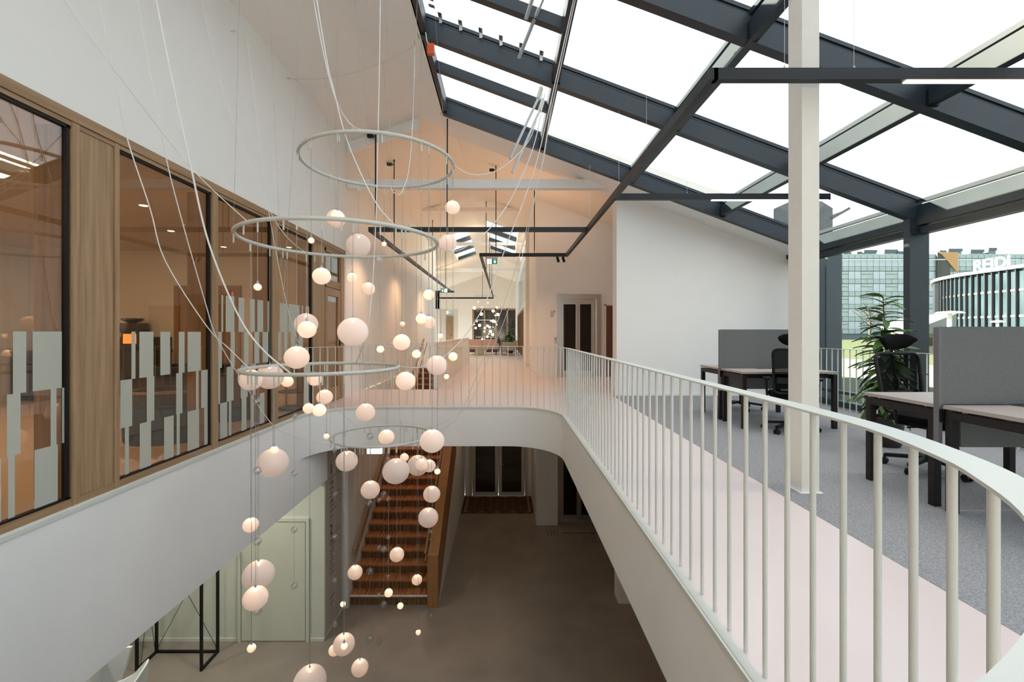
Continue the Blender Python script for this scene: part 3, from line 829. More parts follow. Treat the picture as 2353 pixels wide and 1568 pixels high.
# ------------------------------------------------------------------ lifts
def lift(name, label, x0, x1, yf, z0, hgt, frame=0.12):
    r = empty(name, ((x0 + x1) / 2, yf, z0), label, 'lift')
    MB().box((x0, yf - 0.06, z0), (x0 + frame, yf + 0.02, z0 + hgt)).box((x1 - frame, yf - 0.06, z0), (x1, yf + 0.02, z0 + hgt)).box((x0 + frame, yf - 0.06, z0 + hgt - frame), (x1 - frame, yf + 0.02, z0 + hgt)).build('door_frame', stainless, r)
    a, b = x0 + frame, x1 - frame
    m = (a + b) / 2 - 0.02
    for p0, p1 in ((a + 0.01, m - 0.004), (m + 0.004, b - 0.08)):
        d = MB()
        t, zt = 0.085, z0 + hgt - frame - 0.06
        d.box((p0, yf + 0.05, z0 + 0.02), (p0 + t * 0.7, yf + 0.08, zt)).box((p1 - t * 0.7, yf + 0.05, z0 + 0.02), (p1, yf + 0.08, zt))
        d.box((p0 + t * 0.7, yf + 0.05, zt - t), (p1 - t * 0.7, yf + 0.08, zt)).box((p0 + t * 0.7, yf + 0.05, z0 + 0.02), (p1 - t * 0.7, yf + 0.08, z0 + 0.16))
        lf = d.build('door_leaf', stainless, r)
        MB().box((p0 + t * 0.6, yf + 0.06, z0 + 0.16), (p1 - t * 0.6, yf + 0.07, zt - t)).build('pane', glassmat(name + '_glass', (0.30, 0.27, 0.23), 1.5, 0.0, 1.2), lf)
    MB().box((b - 0.08, yf + 0.03, z0), (b, yf + 0.10, z0 + hgt - frame - 0.06)).box((a, yf + 0.03, z0 + hgt - frame - 0.06), (b, yf + 0.10, z0 + hgt - frame)).build('side_jamb', stainless, r)
    cab = M(name + '_cab', (0.30, 0.24, 0.18), 0.5, var=0.1)
    MB().box((x0, yf + 1.3, z0), (x1, yf + 1.32, z0 + hgt)).box((x0 - 0.02, yf + 0.25, z0), (x0, yf + 1.3, z0 + hgt)).box((x1, yf + 0.25, z0), (x1 + 0.02, yf + 1.3, z0 + hgt)).box((x0, yf + 0.25, z0 + hgt), (x1, yf + 1.3, z0 + hgt + 0.02)).build('cabin', cab, r)
    MB().box((x0 + 0.1, yf + 1.22, z0 + 0.85), (x1 - 0.1, yf + 1.26, z0 + 0.93)).build('cabin_rail', black, r)
    MB().box((x0, yf - 0.04, z0 - 0.01), (x1, yf + 0.2, z0 + 0.012)).build('sill', stainless, r)
    return r
lift('passenger_lift', 'steel framed glass lift door on the upper corridor', 1.50, 2.73, 12.9, 0, 2.31)
lift('passenger_lift.001', 'dark glass lift door on the ground floor behind the white pillar', 1.50, 2.80, 12.92, ZG, 2.30)
cp = empty('lift_call_panel', (1.45, 12.89, 1.05), 'small steel lift call panel beside the upper lift', 'control panel')
MB().box((1.42, 12.885, 0.93), (1.49, 12.9, 1.12)).build('plate', stainless, cp)
MB().box((1.44, 12.88, 1.05), (1.47, 12.886, 1.08)).build('button', black, cp)
ls = empty('lift_sign', (1.38, 12.89, 1.75), 'small black lift pictogram lettered on the wall', 'sign')
text('lettering', 'Lift', 0.10, inkm, ls, (-0.055, 0.008, 0.055), (pi / 2, 0, 0))
fr = MB()
for a, b in (((-0.06, -0.06), (0.02, -0.053)), ((-0.06, 0.03), (0.02, 0.037)), ((-0.06, -0.06), (-0.053, 0.037)), ((0.013, -0.06), (0.02, 0.037)), ((-0.024, -0.04), (-0.018, 0.015))):
    fr.box((a[0] + 1.38, 12.894, a[1] + 1.75), (b[0] + 1.38, 12.899, b[1] + 1.75))
fr.build('pictogram', inkm, ls)
bd = empty('door_4', (2.98, 12.9, 0), kind='structure')
MB().box((2.88, 12.86, 0.0), (3.78, 12.90, 2.0)).build('door_leaf', darkdoor, bd)
MB().box((2.84, 12.87, 0.0), (2.88, 12.91, 2.04)).box((2.84, 12.87, 2.0), (3.8, 12.91, 2.04)).build('frame', cream, bd)

# ------------------------------------------------------------------ ground-floor entry door, mat, floor marks
ed = empty('door_5', (-0.18, 15.0, ZG), label='white framed double glass entrance door', kind='structure')
doorw = M('off_white_frame', (0.55, 0.54, 0.50), 0.5, var=0.03)
for x0, x1 in ((-1.12, -1.04), (0.68, 0.76)):
    MB().box((x0, 14.9, ZG), (x1, 15.0, ZG + 2.6)).build('frame', doorw, ed)
MB().box((-1.04, 14.9, ZG + 2.52), (0.68, 15.0, ZG + 2.6)).build('frame', doorw, ed)
for x0, x1 in ((-1.03, -0.19), (-0.17, 0.67)):
    d = MB().box((x0, 14.92, ZG + 0.02), (x0 + 0.10, 14.97, ZG + 2.5)).box((x1 - 0.10, 14.92, ZG + 0.02), (x1, 14.97, ZG + 2.5)).box((x0 + .1, 14.92, ZG + 0.02), (x1 - .1, 14.97, ZG + 0.13)).box((x0 + .1, 14.92, ZG + 2.4), (x1 - .1, 14.97, ZG + 2.5)).build('door_leaf', doorw, ed)
    MB().box((x0 + 0.1, 14.94, ZG + 0.13), (x1 - 0.1, 14.95, ZG + 2.4)).build('pane', M('entry_glass', (0.055, 0.045, 0.034), 0.12, var=0.5, scale=(1, 1, 5)), d)
MB().tube([(-0.13, 14.92, ZG + 1.05), (-0.13, 14.87, ZG + 1.05), (-0.02, 14.87, ZG + 1.05)], 0.01, 8).build('handle', stainless, ed)
MB().box((0.30, 14.93, ZG + 1.0), (0.32, 14.938, ZG + 2.4)).box((0.56, 14.93, ZG + 1.4), (0.58, 14.938, ZG + 2.4)).box((0.30, 14.93, ZG + 1.4), (0.58, 14.938, ZG + 1.42)).box((0.30, 14.93, ZG + 1.8), (0.58, 14.938, ZG + 1.82)).build('pane_bars', black, ed)
mt = empty('herringbone_mat', (-0.2, 14.2, ZG), 'brown herringbone entrance mat before the glass door', 'mat')
matb = M('mat_base', (0.30, 0.19, 0.11), 0.9, var=0.2, scale=(30, 30, 30))
matd = M('mat_brown', (0.060, 0.022, 0.014), 0.9, var=0.3, scale=(30, 30, 30))
MB().box((-1.27, 13.48, ZG), (0.88, 14.88, ZG + 0.008)).build('base', matb, mt)
hb = MB()
for i in range(8):
    xa = -1.12 + i * 0.232
    s_ = 1 if i % 2 else -1
    for k in range(18):
        ya = 13.56 + k * 0.069
        p = Vector((xa + 0.004, ya + (0.10 if s_ < 0 else 0), ZG + 0.010))
        q = Vector((xa + 0.226, ya + (0 if s_ < 0 else 0.10), ZG + 0.010))
        hb.beam(p, q, 0.040, 0.006)
tag(hb.build('zigzag_bars', matd, mt), kind='stuff')
bd_ = MB()
for k in range(8):
    bd_.box((-1.26 + k * 0.265, 13.485, ZG + 0.006), (-1.26 + k * 0.265 + 0.25, 13.545, ZG + 0.012))
for k in range(6):
    for x in (-1.265, 0.81):
        bd_.box((x, 13.56 + k * 0.22, ZG + 0.006), (x + 0.06, 13.56 + k * 0.22 + 0.21, ZG + 0.012))
tag(bd_.build('border', matd, mt), kind='stuff')
tp = empty('tactile_marker', (1.3, 12.2, ZG), 'grid of small dark tactile dots on the concrete', 'floor marker')
dot_me = MB().lathe([(0.016, 0), (0.014, 0.005)], 10).mesh('stud', inkm)
for i in range(4):
    for k in range(4):
        inst(dot_me, 'stud', (-0.13 + 0.083 * i, -0.14 + 0.09 * k, 0), tp)
gs = empty('guide_strip', (2.0, 12.2, ZG), 'dashed dark guide line on the concrete before the lift', 'floor marker')
for k in range(4):
    MB().box((1.56 + k * 0.33, 12.15, ZG), (1.56 + k * 0.33 + 0.29, 12.175, ZG + 0.004)).build('dash', inkm, gs)
cd_ = empty('door_6', (-4.0, 7.92, ZG), kind='structure', label='pale green door in the lower wall')
gl2 = M('pale_green_door', (0.64, 0.67, 0.56), 0.5, var=0.02)
MB().box((-4.60, 7.885, ZG), (-4.55, 7.92, ZG + 2.14)).box((-3.42, 7.885, ZG), (-3.37, 7.92, ZG + 2.14)).box((-4.55, 7.885, ZG + 2.08), (-3.42, 7.92, ZG + 2.14)).build('frame', green, cd_)
MB().box((-4.53, 7.90, ZG + 0.012), (-3.44, 7.918, ZG + 2.065)).build('door_leaf', gl2, cd_)
MB().box((-4.49, 7.875, ZG + 1.03), (-4.45, 7.90, ZG + 1.14)).tube([(-4.47, 7.89, ZG + 1.08), (-4.47, 7.85, ZG + 1.08), (-4.36, 7.85, ZG + 1.08)], 0.009, 8).build('handle', stainless, cd_)

# wall directory
sgn = empty('wall_directory', (-3.10, 8.35, -2.3), 'tall grey wall directory lettered 1 and 2 beside the stairs', 'sign')
pan = M('taupe_panel', (0.50, 0.47, 0.40), 0.5, var=0.03)
ya, yb = 7.96, 8.74
MB().prism([(ya, -4.0), (yb, -4.0), (yb, -0.72), (ya + 0.12, -0.72), (ya, -0.84)], -3.112, -3.100, axis=0).build('board', pan, sgn)
def dirz(v, Y): return H - (v - CY) / F * Y
RT = (pi / 2, 0, pi / 2)
text('numeral', '1', 0.26, inkm, sgn, (0.0025, 8.13 - 8.35, dirz(1090, 8.2) + 2.3), RT, 0.0008)
text('numeral', '2', 0.26, inkm, sgn, (0.0025, 8.13 - 8.35, dirz(1228, 8.2) + 2.3), RT, 0.0008)
def bar(y0, y1, z, h):
    MB().box((-3.0995, y0, z - h / 2), (-3.098, y1, z + h / 2)).build('text_line', inkm, sgn)
for v in (1102, 1145, 1239):
    z = dirz(v, 8.1)
    bar(8.07, 8.66, z, 0.006)
for v, L in ((1109, .20), (1114, .24), (1124, .22), (1134, .16), (1152, .18), (1157, .24), (1165, .34), (1176, .36), (1188, .16), (1244, .2), (1249, .3), (1256, .32), (1266, .26), (1274, .28), (1282, .16), (1291, .32), (1300, .18), (1309, .32), (1320, .24), (1376, .30), (1387, .16)):
    bar(8.14, 8.14 + L * 0.8, dirz(v, 8.17), 0.012)
for v in (1126, 1138, 1150, 1215, 1230, 1247, 1262, 1333):
    bar(8.60, 8.625, dirz(v, 8.6), 0.018)

# exit lamp under the slab and hanging exit signs
es = empty('exit_lamp', (-2.1, 7.9, -0.80), 'white lit exit lamp box under the slab edge', 'sign')
q = at(861, 1035, 7.95)
MB().box((q.x - 0.13, 7.93, q.z - 0.06), (q.x + 0.13, 7.97, q.z + 0.06)).build('lit_face', signwhite, es)
MB().box((q.x - 0.14, 7.92, q.z + 0.06), (q.x + 0.14, 7.98, ZS)).build('housing', white, es)
def exit_sign(label, loc, w_, h_, flip=False, drop=0.05):
    r = empty('exit_sign', loc, label, 'sign', 'green exit signs')
    x, y, z = loc
    MB().box((x - w_ / 2, y - 0.01, z), (x + w_ / 2, y + 0.01, z + h_)).build('face', signgreen, r)
    MB().box((x - w_ / 2 - 0.01, y - 0.02, z + h_), (x + w_ / 2 + 0.01, y + 0.02, z + h_ + drop)).build('housing', white, r)
    s = -1 if flip else 1
    xa, xm = x + s * w_ / 4, x - s * w_ / 4
    e = h_
    MB().prism([(xa - .05 * e, z + .85 * e), (xa + .05 * e, z + .85 * e), (xa + .05 * e, z + .45 * e), (xa + .22 * e, z + .6 * e), (xa + .22 * e, z + .42 * e), (xa, z + .14 * e), (xa - .22 * e, z + .42 * e), (xa - .22 * e, z + .6 * e), (xa - .05 * e, z + .45 * e)], y - 0.014, y - 0.011, axis=1).build('arrow', signwhite, r)
    MB().box((xm - w_ / 4 + .02 * e, y - 0.012, z + .04 * e), (xm + w_ / 4 - .12 * e, y - 0.0105, z + .96 * e)).build('doorway_panel', signwhite, r)
    m = MB()
    for a, b, t in (((0, .72), (-.02, .40), .13), ((-.02, .40), (-.16, .08), .09), ((-.02, .42), (.16, .30), .09), ((.16, .30), (.12, .06), .09), ((0, .68), (-.2, .56), .07), ((0, .68), (.2, .52), .07)):
        m.beam((xm + a[0] * e, y - 0.0135, z + a[1] * e), (xm + b[0] * e, y - 0.0135, z + b[1] * e), 0.002, t * e, (1, 0, 0.3))
    m.sphere((xm + .04 * e, y - 0.0135, z + .85 * e), .08 * e, 10, 6)
    m.build('running_figure', signgreen, r)
    return r
q = at(1131, 607, 11.7); exit_sign('green exit sign hanging below the crossing light rail', (q.x, q.y, q.z), 0.26, 0.13)
q = at(1021, 672, 19.5); exit_sign('small green exit sign far along the corridor wall rail', (q.x, q.y, q.z), 0.28, 0.14, True)
q = at(1031, 722, 33.5); exit_sign('tiny green exit sign above the far doorway', (q.x, q.y, q.z), 0.36, 0.2)

# black frame stand, white chairs at the foot of the picture
bs = empty('black_frame_shelf', (-5.3, 7.42, ZG), 'tall thin black metal frame with cross wires by the green wall', 'shelf')
for x in (-5.80, -4.78):
    for yy in (7.22, 7.63):
        MB().box((x - 0.018, yy - 0.018, ZG), (x + 0.018, yy + 0.018, ZG + 2.0)).build('post', black, bs)
    for z in (0.018, 2.0):
        MB().box((x - 0.018, 7.22, ZG + z - 0.018), (x + 0.018, 7.63, ZG + z + 0.018)).build('side_rail', black, bs)
for z in (0.018, 2.0):
    MB().box((-5.8, 7.612, ZG + z - 0.018), (-4.78, 7.648, ZG + z + 0.018)).build('long_rail', black, bs)
for a, b in (((-5.8, 0.05), (-4.78, 1.95)), ((-4.78, 0.05), (-5.8, 1.95))):
    MB().tube([(a[0], 7.63, ZG + a[1]), (b[0], 7.63, ZG + b[1])], 0.004, 6).build('cross_wire', black, bs)
for k in range(2):
    MB().tube([(-5.8, 7.3 + .3 * k, ZG + 0.05), (-5.8, 7.6 - .3 * k, ZG + 1.95)], 0.004, 6).build('cross_wire', black, bs)
chw = M('white_plastic', (0.75, 0.78, 0.78), 0.3, var=0.02)
def shell_chair(loc, rz, label, zt):
    r = empty('white_shell_stool', loc, label, 'stool', 'white moulded stools', rz=rz)
    n = 18
    vs, fs = [], []
    for j, (rr, z, up) in enumerate([(0.16, 0, 0), (0.21, 0.05, .05), (0.24, 0.14, .16), (0.255, 0.2, .30), (0.235, 0.2, .30), (0.215, 0.15, .16), (0.17, 0.07, .05), (0.02, 0.04, 0)]):
        for k in range(n):
            a = 2 * pi * k / n
            f = max(0, cos(a)) ** 1.2
            vs.append((rr * cos(a) * 1.05, rr * sin(a), zt + z + up * f))
    for j in range(7):
        for k in range(n):
            l = (k + 1) % n
            fs.append((j * n + k, j * n + l, (j + 1) * n + l, (j + 1) * n + k))
    MB().add(vs, fs).build('shell', chw, r, smooth=True, loc=(0, 0, 0))
    MB().lathe([(0.21, 0), (0.20, 0.015), (0.03, 0.03), (0.025, zt + 0.02)], 20).build('pedestal', chw, r, smooth=True, loc=(0, 0, 0))
    return r
shell_chair((-4.62, 5.52, ZG), 0.4, 'white moulded stool seen under the deep beam', 0.80)
wc = empty('reception_counter', (-4.9, 5.6, ZG), 'white counter with a slanting end panel under the deep beam', 'counter')
MB().prism([(-5.7, ZG), (-5.2, ZG), (-4.86, ZG + 1.24), (-5.7, ZG + 1.24)], 5.95, 5.99, axis=1).build('end_panel', chw, wc)
MB().box((-5.7, 4.2, ZG), (-5.25, 5.95, ZG + 1.08)).build('body', chw, wc)
MB().box((-5.72, 4.18, ZG + 1.08), (-5.20, 5.95, ZG + 1.11)).build('top', chw, wc)


# ------------------------------------------------------------------ ring chandeliers
RINGS = [dict(c=(-1.244, 4.55, 2.93), R=0.735), dict(c=(-1.484, 4.20, 2.086), R=0.865), dict(c=(-1.66, 4.20, 0.922), R=0.675), dict(c=(-1.713, 6.40, -0.194), R=0.675)]
TUBE = 0.0165
def ring_y(k, u, near):
    a = (u - CX) / F
    x, yy, _ = RINGS[k]['c']
    R = RINGS[k]['R']
    A, B, D = a * a + 1, a * x + yy, x * x + yy * yy - R * R
    disc = B * B - A * D
    if disc <= 0:
        return B / A
    return (B - sqrt(disc)) / A if near else (B + sqrt(disc)) / A
def ring_pt(k, u, near):
    Y = ring_y(k, u, near)
    return Vector(((u - CX) / F * Y, Y, RINGS[k]['c'][2]))
# (u, v, diameter in px, ring, near side)
GL = [(772, 503, 43, 0, 0), (775.5, 498, 28, 0, 1), (1040, 477, 33, 0, 1), (715, 553, 14, 0, 1), (824, 564, 55, 0, 0), (883, 561, 11, 0, 0), (872, 597, 14, 1, 0), (592, 660, 17, 1, 1), (1029, 559, 41, 0, 0),
      (739, 635, 41, 1, 1), (809, 638, 22, 1, 0), (846, 664, 31, 1, 0), (985, 678, 25, 0, 1), (703.5, 745, 52, 1, 0), (705.5, 758, 41, 1, 1), (811, 763, 69, 1, 1), (968, 733, 25, 0, 1), (986, 741, 30, 0, 0),
      (925, 745, 12, 0, 0), (1012, 772, 11, 0, 0), (923, 787, 39, 1, 1), (874, 803, 17, 1, 1), (957, 814, 20, 1, 0), (1041, 820, 21, 0, 0), (682, 822, 55, 1, 1), (1004, 840, 48, 1, 0), (1026, 866, 12, 0, 1),
      (932, 876, 45, 1, 1), (576, 874, 50, 1, 0), (620, 866, 60, 1, 0), (660, 877, 27, 1, 0), (723, 872, 32, 1, 0), (746, 913, 36, 2, 0), (709, 939, 25, 2, 0), (734, 943, 30, 2, 1), (840, 948, 43, 2, 0),
      (750, 1003, 13, 2, 0), (888, 1005, 36, 2, 0), (993, 1014, 56, 1, 1), (630, 1035, 19, 2, 1), (627, 1064, 68, 2, 0), (797, 1060, 49, 3, 1), (929, 1052, 20, 3, 0), (910, 1083, 61, 3, 1), (960, 1070, 49, 3, 0),
      (969, 1068, 29, 3, 1), (986, 1071, 30, 3, 0), (1005, 1084, 14, 1, 0), (851, 1126, 43, 3, 1), (992, 1136, 39, 3, 0), (984, 1190, 46, 3, 1), (576, 1207, 34, 2, 0), (912, 1275, 33, 3, 1), (594, 1322, 68, 2, 0),
      (587, 1375, 54, 2, 1), (816, 1316, 33, 3, 1), (958, 1333, 24, 3, 0), (893, 1363, 19, 3, 1), (920, 1393, 14, 3, 0), (788, 1389, 12, 3, 0), (578, 1490, 19, 2, 1), (961, 1454, 12, 3, 1), (790, 1481, 48, 2, 0),
      (791, 1485, 15, 2, 1), (768, 1495, 25, 3, 0), (827, 1535, 38, 3, 1), (712, 1568, 72, 2, 0)]
BEADS = {(591, 2, 1): (19, (922, 1082, 1245, 1405)), (676, 2, 0): (15, (956, 1088, 1218, 1347)), (770, 3, 1): (12, (1035, 1135, 1234, 1334, 1435)), (850, 3, 0): (17, (1003, 1156, 1313, 1467)),
         (882, 3, 1): (15, (1008, 1136, 1262, 1389)), (871, 3, 0): (12, (1150, 1258, 1367, 1476)), (892, 3, 1): (10, (882, 1055, 1147, 1235, 1325)), (990, 3, 1): (10, (1222, 1414))}
labs = ['topmost pale ring hung with frosted glass globes', 'widest pale ring with globes, second from the top', 'pale ring with globes level with the balustrade', 'smallest pale ring with globes, lowest of the four']
globe_me = MB().sphere((0, 0, 0), 1.0, 28, 18, 0.94).mesh('globe', globem, True)
bulb_me = MB().sphere((0, 0, 0), 1.0, 10, 6).mesh('bulb', bulb, True)
bead_me = MB().sphere((0, 0, 0), 1.0, 16, 10, 0.95).mesh('glass_bead', clearglass, True)
cap_me = MB().lathe([(0.006, -0.004), (0.010, 0.0), (0.008, 0.016), (0.003, 0.022)], 10).mesh('cap', wirem, True)
pin_me = MB().lathe([(0.0065, -0.075), (0.0065, 0.0)], 8).mesh('pin', ringm, True)
cable_me = MB().lathe([(0.0020, 0.0), (0.0020, 1.0)], 5).mesh('cable', wirem)
CH = []
for k, g in enumerate(RINGS):
    c = Vector(g['c'])
    r = empty('ring_chandelier', c, labs[k], 'chandelier', 'ring chandeliers over the open hall')
    CH.append(r)
    MB().tube([(g['R'] * cos(2 * pi * i / 72), g['R'] * sin(2 * pi * i / 72), 0) for i in range(72)], TUBE if k < 3 else 0.0155, 10, True).build('ring', ringm, r, smooth=True, loc=(0, 0, 0))
    for i in range(13):
        a = 2 * pi * (i + 0.37) / 13 + k
        inst(pin_me, 'pin', (g['R'] * cos(a), g['R'] * sin(a), -0.012), r)
    for i in range(3):
        a = 2 * pi * i / 3 + 0.5 + k
        x, yy = c.x + g['R'] * cos(a), c.y + g['R'] * sin(a)
        zt = (roof_l(x) if x < XC else roof_r(x)) + (0.0 if x < -1.2 else 0.1)
        ux, uy = (x + 0.25 * cos(a + 2), yy + 0.3 * sin(a + 2))
        MB().tube([(g['R'] * cos(a), g['R'] * sin(a), 0.0), (ux - c.x, uy - c.y, zt - c.z)], 0.0013, 4).build('hanging_wire', wirem, r, loc=(0, 0, 0))
        MB().lathe([(0.005, 0.01), (0.005, 0.05)], 8, (g['R'] * cos(a), g['R'] * sin(a), 0)).build('wire_clamp', stainless, r, loc=(0, 0, 0))
for u, v, d, k, near in GL:
    r = CH[k]
    P = ring_pt(k, u, near)
    g = at(u, v, P.y)
    rad = d * P.y / F / 2
    gl_ = inst(globe_me, 'globe', g - r.location, r, scale=(rad, rad, rad))
    b = inst(bulb_me, 'bulb', (0, 0, 1 - 0.30), gl_)
    br = 0.011 if rad > 0.035 else 0.007
    b.scale = (br / rad,) * 3
    cpz = inst(cap_me, 'cap', (0, 0, 0.93), gl_)
    cpz.scale = (1 / rad,) * 3
    L = P.z - 0.08 - (g.z + rad * 0.94)
    inst(pin_me, 'pin', P - r.location + Vector((0, 0, -0.012)), r)
    if L > 0:
        cb = inst(cable_me, 'cable', (0, 0, 0.97), gl_)
        cb.scale = (1 / rad, 1 / rad, (L + 0.02) / rad)
for (u, k, near), (d, vs) in BEADS.items():
    r = CH[k]
    P = ring_pt(k, u, near)
    zmin = 9
    for v in vs:
        g = at(u, v, P.y)
        rad = d * P.y / F / 2
        inst(bead_me, 'glass_bead', g - r.location, r, scale=(rad, rad, rad))
        zmin = min(zmin, g.z)
    top = max(P.z, at(u, vs[0], P.y).z)
    cb = inst(cable_me, 'bead_wire', Vector((P.x, P.y, zmin)) - r.location, r)
    cb.scale = (0.55, 0.55, top - zmin)
    inst(pin_me, 'pin', P - r.location + Vector((0, 0, -0.012)), r)

# ------------------------------------------------------------------ cords sagging between ceiling and rings
def cord(label, pts, rad=0.0035, mat=cordm, smooth=True, name='power_cord', group='cords of the chandeliers'):
    P = [at(*p) if not isinstance(p, Vector) else p for p in pts]
    if smooth:
        P = [Vector(q) for q in catmull([tuple(p) for p in P], 6)]
    o = MB().tube(P, rad, 6).build(name, mat, smooth=True)
    return tag(o, label, 'cord', group)
def catmull3(*a): return a
CORDS = [
    ('white cord running straight from the upper left to the widest ring', [(90, -80, 2.6), (147, 0, 2.75), (255, 150, 3.0), (437, 383, 3.6), ring_pt(1, 570, 1)], 0.0030),
    ('wavy white cord crossing the oak pillar top towards the third ring', [(215, -60, 3.0), (226, 0, 3.05), (258, 150, 3.15), (290, 310, 3.3), (345, 480, 3.45), (380, 600, 3.55), (475, 750, 3.8), (530, 805, 4.0), ring_pt(2, 585, 1)], 0.0033),
    ('white cord falling past the widest pane and sagging to the lowest ring', [(305, -60, 3.2), (316, 0, 3.25), (342, 150, 3.4), (370, 300, 3.5), (400, 440, 3.65), (470, 690, 4.0), (500, 780, 4.2), (560, 880, 4.6), (628, 978, 5.0), (680, 1005, 5.4), (730, 1017, 5.8), ring_pt(3, 772, 1)], 0.0033),
    ('thickest white cord curving down the white wall to the third ring', [(345, -70, 3.05), (359, 0, 3.08), (395, 180, 3.15), (440, 390, 3.25), (480, 560, 3.35), (545, 720, 3.45), (600, 800, 3.5), ring_pt(2, 672, 1)], 0.0048),
    ('thin cord from the ceiling passing behind the widest ring', [(455, -50, 4.2), (464, 0, 4.2), (475, 57, 4.2), (505, 180, 4.2), (535, 280, 4.2), (600, 440, 4.2), (640, 520, 4.15), (678, 563, 4.3), ring_pt(1, 708, 0)], 0.0020),
    ('thin cord from the wall hook down to the lowest ring', [(567, 72, 5.0), (575, 150, 5.0), (600, 350, 5.0), (618, 490, 5.05), (659, 700, 5.3), (688, 793, 5.5), (730, 887, 5.9), (759, 927, 6.2), ring_pt(3, 826, 0)], 0.0026),
    ('white cord dropping to the far rim of the topmost ring', [(715, -60, 4.0), (721, 0, 4.0), (745, 130, 4.05), (772, 230, 4.15), (805, 285, 4.3), ring_pt(0, 845, 1)], 0.0042),
    ('white cord crossing the topmost ring to the widest ring', [(722, -60, 3.7), (728, 0, 3.7), (752, 145, 3.75), (765, 200, 3.8), (800, 330, 3.85), (860, 460, 3.8), ring_pt(1, 910, 1)], 0.0042),
    ('long nearly vertical white cord through the middle of the rings', [(875, -60, 3.9), (874, 0, 3.9), (870, 250, 3.9), (863, 520, 3.85), (852, 700, 3.8), (835, 790, 3.9), ring_pt(2, 818, 0)], 0.0032),
    ('pale cord looping from the ceiling hook beneath the topmost ring', [(953, 105, 6.0), (950, 240, 5.6), (941, 380, 5.0), (926, 435, 4.6), (915, 448, 4.2), (903, 440, 4.0), ring_pt(0, 898, 0)], 0.0030),
    ('slack white cord from the purlin to the side of the topmost ring', [(1247, 215, 5.0), (1222, 310, 5.0), (1180, 365, 4.9), (1140, 393, 4.85), (1100, 402, 4.8), (1068, 396, 4.7), ring_pt(0, 1041, 1)], 0.0036),
    ('slack white cord from the purlin to the side of the widest ring', [(1252, 215, 5.0), (1225, 340, 4.9), (1175, 455, 4.8), (1130, 520, 4.6), (1090, 555, 4.5), (1045, 578, 4.4), ring_pt(1, 1003, 0)], 0.0036),
    ('long white cord slanting from the purlin down to the third ring', [(1318, 0, 4.5), (1262, 250, 4.7), (1225, 400, 4.8), (1165, 560, 4.8), (1118, 690, 4.7), (1070, 770, 4.6), (1010, 828, 4.5), (960, 845, 4.4), ring_pt(2, 913, 0)], 0.0038),
    ('long white cord slanting from the purlin to the right of the lowest ring', [(1322, 0, 4.5), (1268, 250, 4.9), (1243, 395, 5.1), (1190, 600, 5.5), (1150, 720, 5.8), (1100, 850, 6.0), (1060, 945, 6.1), (1022, 985, 6.2), ring_pt(3, 985, 1)], 0.0038),
    ('thinner white cord beside the slanting pair reaching the lowest ring', [(1270, 215, 5.2), (1243, 390, 5.4), (1200, 590, 5.7), (1165, 720, 5.9), (1120, 830, 6.1), (1080, 925, 6.3), (1020, 970, 6.4), ring_pt(3, 975, 0)], 0.0026),
]
for lb, pts, rd in CORDS:
    P = [at(*p) if not isinstance(p, Vector) else p for p in pts]
    Q = []
    for i in range(len(P) - 1):
        p0, p1, p2, p3 = P[max(0, i - 1)], P[i], P[i + 1], P[min(len(P) - 1, i + 2)]
        for j in range(6):
            t = j / 6
            Q.append(0.5 * ((2 * p1) + (p2 - p0) * t + (2 * p0 - 5 * p1 + 4 * p2 - p3) * t * t + (3 * p1 - p0 - 3 * p2 + p3) * t ** 3))
    Q.append(P[-1])
    if pts[0] is not P[0] and pts[0][1] < 0:
        d = (P[0] - P[1]).normalized()      # carry the cord on up to the ceiling
        x_, z_ = P[0].x, P[0].z
        zc = (roof_l(x_) if x_ < XC else roof_r(x_)) if x_ < -1.13 else roof_r(x_)
        Q.insert(0, Vector((max(XW + 0.02, x_ + d.x * 0.3), P[0].y + d.y * 0.3, max(z_ + 0.05, zc))))
    tag(MB().tube(Q, rd * 1.3, 6).build('power_cord', cordm, smooth=True), lb, 'cord', 'cords of the chandeliers')
# wall-to-ceiling wire and hooks
q0, q1 = at(658, 180, 6.47), at(953, 105, 6.2)
mid = (q0 + q1) / 2 - Vector((0, 0, 0.32))
Q = [q0 * (1 - t) ** 2 + mid * 2 * t * (1 - t) + q1 * t * t for t in [i / 16 for i in range(17)]]
tag(MB().tube(Q, 0.0018, 5).build('slack_wire', wirem, smooth=True), 'thin slack wire from the white wall to the sloping ceiling', 'wire')
for lb, (x, yy, z), ax in (('small wall hook below the ceiling edge', (XW, 5.0 * 1.03, at(567, 72, 5.15).z), 0), ('small wall hook holding the slack wire', (XW, 6.47, q0.z), 0), ('small ceiling hook holding the pale looped cord', (q1.x, q1.y, q1.z + 0.02), 2)):
    r = empty('eye_hook', (x, yy, z), lb, 'hook', 'small steel eye hooks')
    MB().tube([(0, 0, 0), (0.03, 0, 0)] if ax == 0 else [(0, 0, 0), (0, 0, 0.05)], 0.004, 6).build('shank', stainless, r, loc=(0, 0, 0))
    MB().tube([(0.04 + 0.012 * cos(a), 0, 0.012 * sin(a)) if ax == 0 else (0.012 * cos(a), 0, -0.012 + 0.012 * sin(a)) for a in [pi * i / 6 for i in range(12)]], 0.003, 6, True).build('eye', stainless, r, loc=(0, 0, 0))
